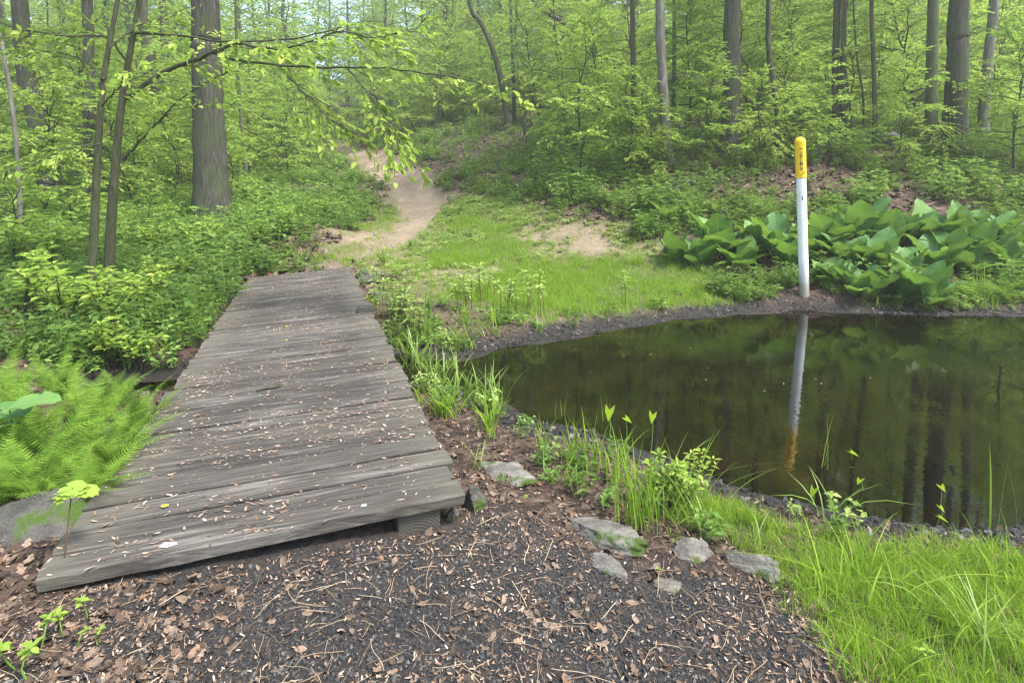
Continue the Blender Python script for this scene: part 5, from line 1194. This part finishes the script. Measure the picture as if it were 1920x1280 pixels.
for k, (u, v, s, lab) in enumerate([(35, 1250, 1.5, 'leafy creeper cluster in the lower left corner'), (75, 1215, 1.4, 'green seedling above the corner creeper'), (120, 1190, 1.2, 'green seedling among dead leaves near the low end of the deck'), (165, 1160, 1.3, 'taller green seedling in front of the low plank end'), (115, 1105, .9, 'small seedling touching the front plank'), (150, 1215, 1.0, 'trailing seedling right of the corner creeper'),
                                     (60, 1275, 1.5, 'leafy creeper cut by the bottom edge'), (990, 945, .7, 'tiny two-leaved seedling in the leaf litter by the bridge corner'), (1240, 1085, .6, 'tiny seedling beside the smallest pale stone'), (1715, 1255, 1.5, 'pale broad seedling in the lower right grass'), (185, 1210, .8, 'lone seedling at the gravel edge')]):
    s *= .52; p = G(u, v); root = thing('seedling', lab, 'seedling', p, k * 1.3, 'seedlings'); obj('stem', SEED[k % 4][0], None, root, scl=s); obj('leaves', SEED[k % 4][1], None, root, scl=s)
# maple seedling over the mossy boulder, big leaf at the left edge
def lobed(n_l=5):
    a = np.linspace(-2.5, 2.5, 61); r = .55 + .45 * np.abs(np.cos(a * 1.25)) ** .9 - .10 * np.abs(np.sin(a * 9)); V = [(0, 0, 0)] + [(r_ * math.cos(q) * .5 + .1, r_ * math.sin(q) * .5, -.10 * (r_ ** 2) + .05 * abs(math.sin(q * 2.5))) for q, r_ in zip(a, r)]
    return np.array(V), np.array([(0, i, i + 1) for i in range(1, 61)])
mp = G(118, 1075); root = thing('maple_seedling', 'thin maple seedling with flat lobed leaves above the low end of the deck', 'seedling', mp)
top = np.array([.01, .06, .33]); obj('stem', mk('stem', tube(spline([(0, 0, -.02), (.01, .02, .16), top], 8), np.linspace(.0035, .0022, 8), 5, cap=False)), M['stem_red'], root)
LV, LF = lobed(); lme = mk('leaf', [(LV, LF)]); lme.materials.append(M['leaf_pale'])
for a, s, dx in ((.2, .17, 0), (2.9, .15, 0), (1.4, .14, .01), (-1.7, .13, 0)): obj('leaf', lme, None, root, tuple(top + [dx, 0, -.005]), (0.1, .22, a), (s, s, s))
bl = G(20, 905); root = thing('broad_leaf_plant', 'plant with one large pale round leaf at the left edge over the ferns', 'plant', bl)
obj('stem', mk('stem', tube(spline([(0, 0, -.02), (.03, 0, .2), (.02, .0, .42)], 8), np.linspace(.006, .004, 8), 5, cap=False)), M['stem_green'], root)
for a, s, z in ((.1, .26, .42), (2.2, .22, .36), (-1.6, .20, .33)):
    o = obj('leaf', CAB[2], None, root, (.02, 0, z), (.1, -.25, a), (s, s * 1.15, s)); 
# arrow-leaved plants
def arrow_leaf(): 
    V = np.array([(0, 0, 0), (-.35, .30, .03), (.12, .26, .02), (.75, 0, -.06), (.12, -.26, .02), (-.35, -.30, .03), (.2, 0, -.02)]); return mk('leaf', [(V, np.array([(0, 6, 2), (0, 2, 1), (2, 6, 3), (3, 6, 4), (0, 4, 6), (0, 5, 4)]))])
ame = arrow_leaf(); ame.materials.append(M['leaf_yellow'])
for u, v, h, s, lab in [(1597, 905, .22, .07, 'arrow-shaped leaf standing in the pond, tallest of its kind'), (1617, 940, .14, .07, 'yellow arrow-shaped leaf low over the muddy edge'), (1760, 960, .16, .06, 'arrow-shaped leaf near the right of the muddy shore'), (1763, 975, .08, .05, 'lowest small arrow-shaped leaf at the muddy shore'), (1520, 945, .09, .08, 'arrow-shaped leaf lying over the near waterline'), (1140, 850, .30, .11, 'large arrow-shaped leaf among reeds off the leafy bank'), (1218, 850, .28, .09, 'yellowish triangular leaf above the sedges'), (1172, 850, .25, .07, 'narrow arrow-shaped leaf between reeds'), (1750, 985, .05, .06, 'round leaf resting on the mud at the right')]:
    p = G(u, v); root = thing('arrowhead_plant', lab, 'plant', p, 0, 'arrow-leaved water plants'); a = qrg.uniform(-2.5, -.6); e = np.array([qrg.normal(0, .02), 0, h])
    obj('stem', mk('stem', tube(spline([(0, 0, -.1), e * .5 + [.01, 0, 0], e], 6), [.004, .004, .0035, .003, .0025, .002], 4, cap=False)), M['stem_green'], root); obj('leaf', ame, None, root, tuple(e), (qrg.normal(0, .3), qrg.uniform(.1, .8), a), (s, s, s))
# fallen log, sticks, single leaves
lg = [G(225, 572), G(262, 560)]; q = np.array([lg[0] + [0, 0, .05], (lg[0] + lg[1]) / 2 + [0, 0, .06], lg[1] + [0, 0, .06]])
o = obj('fallen_log', mk('fallen_log', tube(spline(q - q[0], 8), np.linspace(.055, .045, 8), 9, .04, True, qrg)), M['bark_pale'], None, q[0]); tag(o, 'short pale fallen log lying under the twin mossy saplings', 'log')
for (u0, v0, u1, v1, r, lab) in [(1500, 300, 1580, 280, .05, 'grey fallen branch propped behind the post'), (700, 255, 780, 240, .05, 'fallen branch along the crest of the brown bank'), (800, 300, 850, 262, .03, 'thin pale dead branch on the brown bank'), (1040, 262, 1090, 240, .05, 'dark dead branch on the bank right of the broken trunk')]:
    a, b = G(u0, v0), G(u1, v1); q = np.array([a + [0, 0, .06], (a + b) / 2 + [0, 0, .22], b + [0, 0, .2]]); o = obj('fallen_branch', mk('fallen_branch', tube(spline(q - q[0], 9), np.linspace(r, r * .5, 9), 7, .08, True, qrg)), M['bark_pale'], None, q[0]); tag(o, lab, 'branch')
def deckthing(u, v, name, me, mat, rz, lab, cat, z=.012):
    p = P(u, v, .0); o = obj(name, me, mat, None, (p[0], p[1], z), (0, 0, rz)); tag(o, lab, cat)
deckthing(505, 731, 'twig', mk('twig', tube(spline([(-.09, 0, 0), (-.03, .006, .004), (.03, -.004, .004), (.09, .012, 0)], 10), np.linspace(.007, .011, 10), 6, .1, True, qrg)), M['bark_dark'], .55, 'dark rotten twig lying on the middle of the deck', 'twig')
m, nt, out = newmat('yellow_leaf'); bsdf(nt, out, (.50, .44, .04), .6, .3); M['yleaf'] = m
for u, v, s, lab in [(309, 951, .034, 'fallen yellow leaf on the near planks'), (538, 614, .04, 'fallen yellow leaf far along the deck'), (537, 640, .03, 'small fallen yellow leaf just nearer than the far one')]:
    me = litter_leaf(np.random.default_rng(int(u))); me.transform(Matrix.Diagonal((s, s * 1.4, s * .6, 1))); deckthing(u, v, 'fallen_leaf', me, M['yleaf'], .3, lab, 'leaf')

# ------------------------------------------------------------------ humid air under the trees
m = bpy.data.materials.new('humid_air'); m.use_nodes = True; nt = m.node_tree; nt.nodes.clear(); out = nt.nodes.new('ShaderNodeOutputMaterial')
pv = node(nt, 'ShaderNodeVolumePrincipled'); pv.inputs['Color'].default_value = (.95, 1.0, .86, 1); pv.inputs['Density'].default_value = .0018; pv.inputs['Anisotropy'].default_value = .3
nt.links.new(pv.outputs[0], out.inputs['Volume'])
zb, zt = float(ZZ.min()) - 1.0, float(ZZ.max()) + 26
hm = box(300, 230, zt - zb, .01); hz_o = obj('haze', hm, m, None, (0, 48, (zb + zt) / 2)); tag(hz_o, 'faint pale haze filling the wood', None, None, 'stuff')
cy.volume_bounces = 1
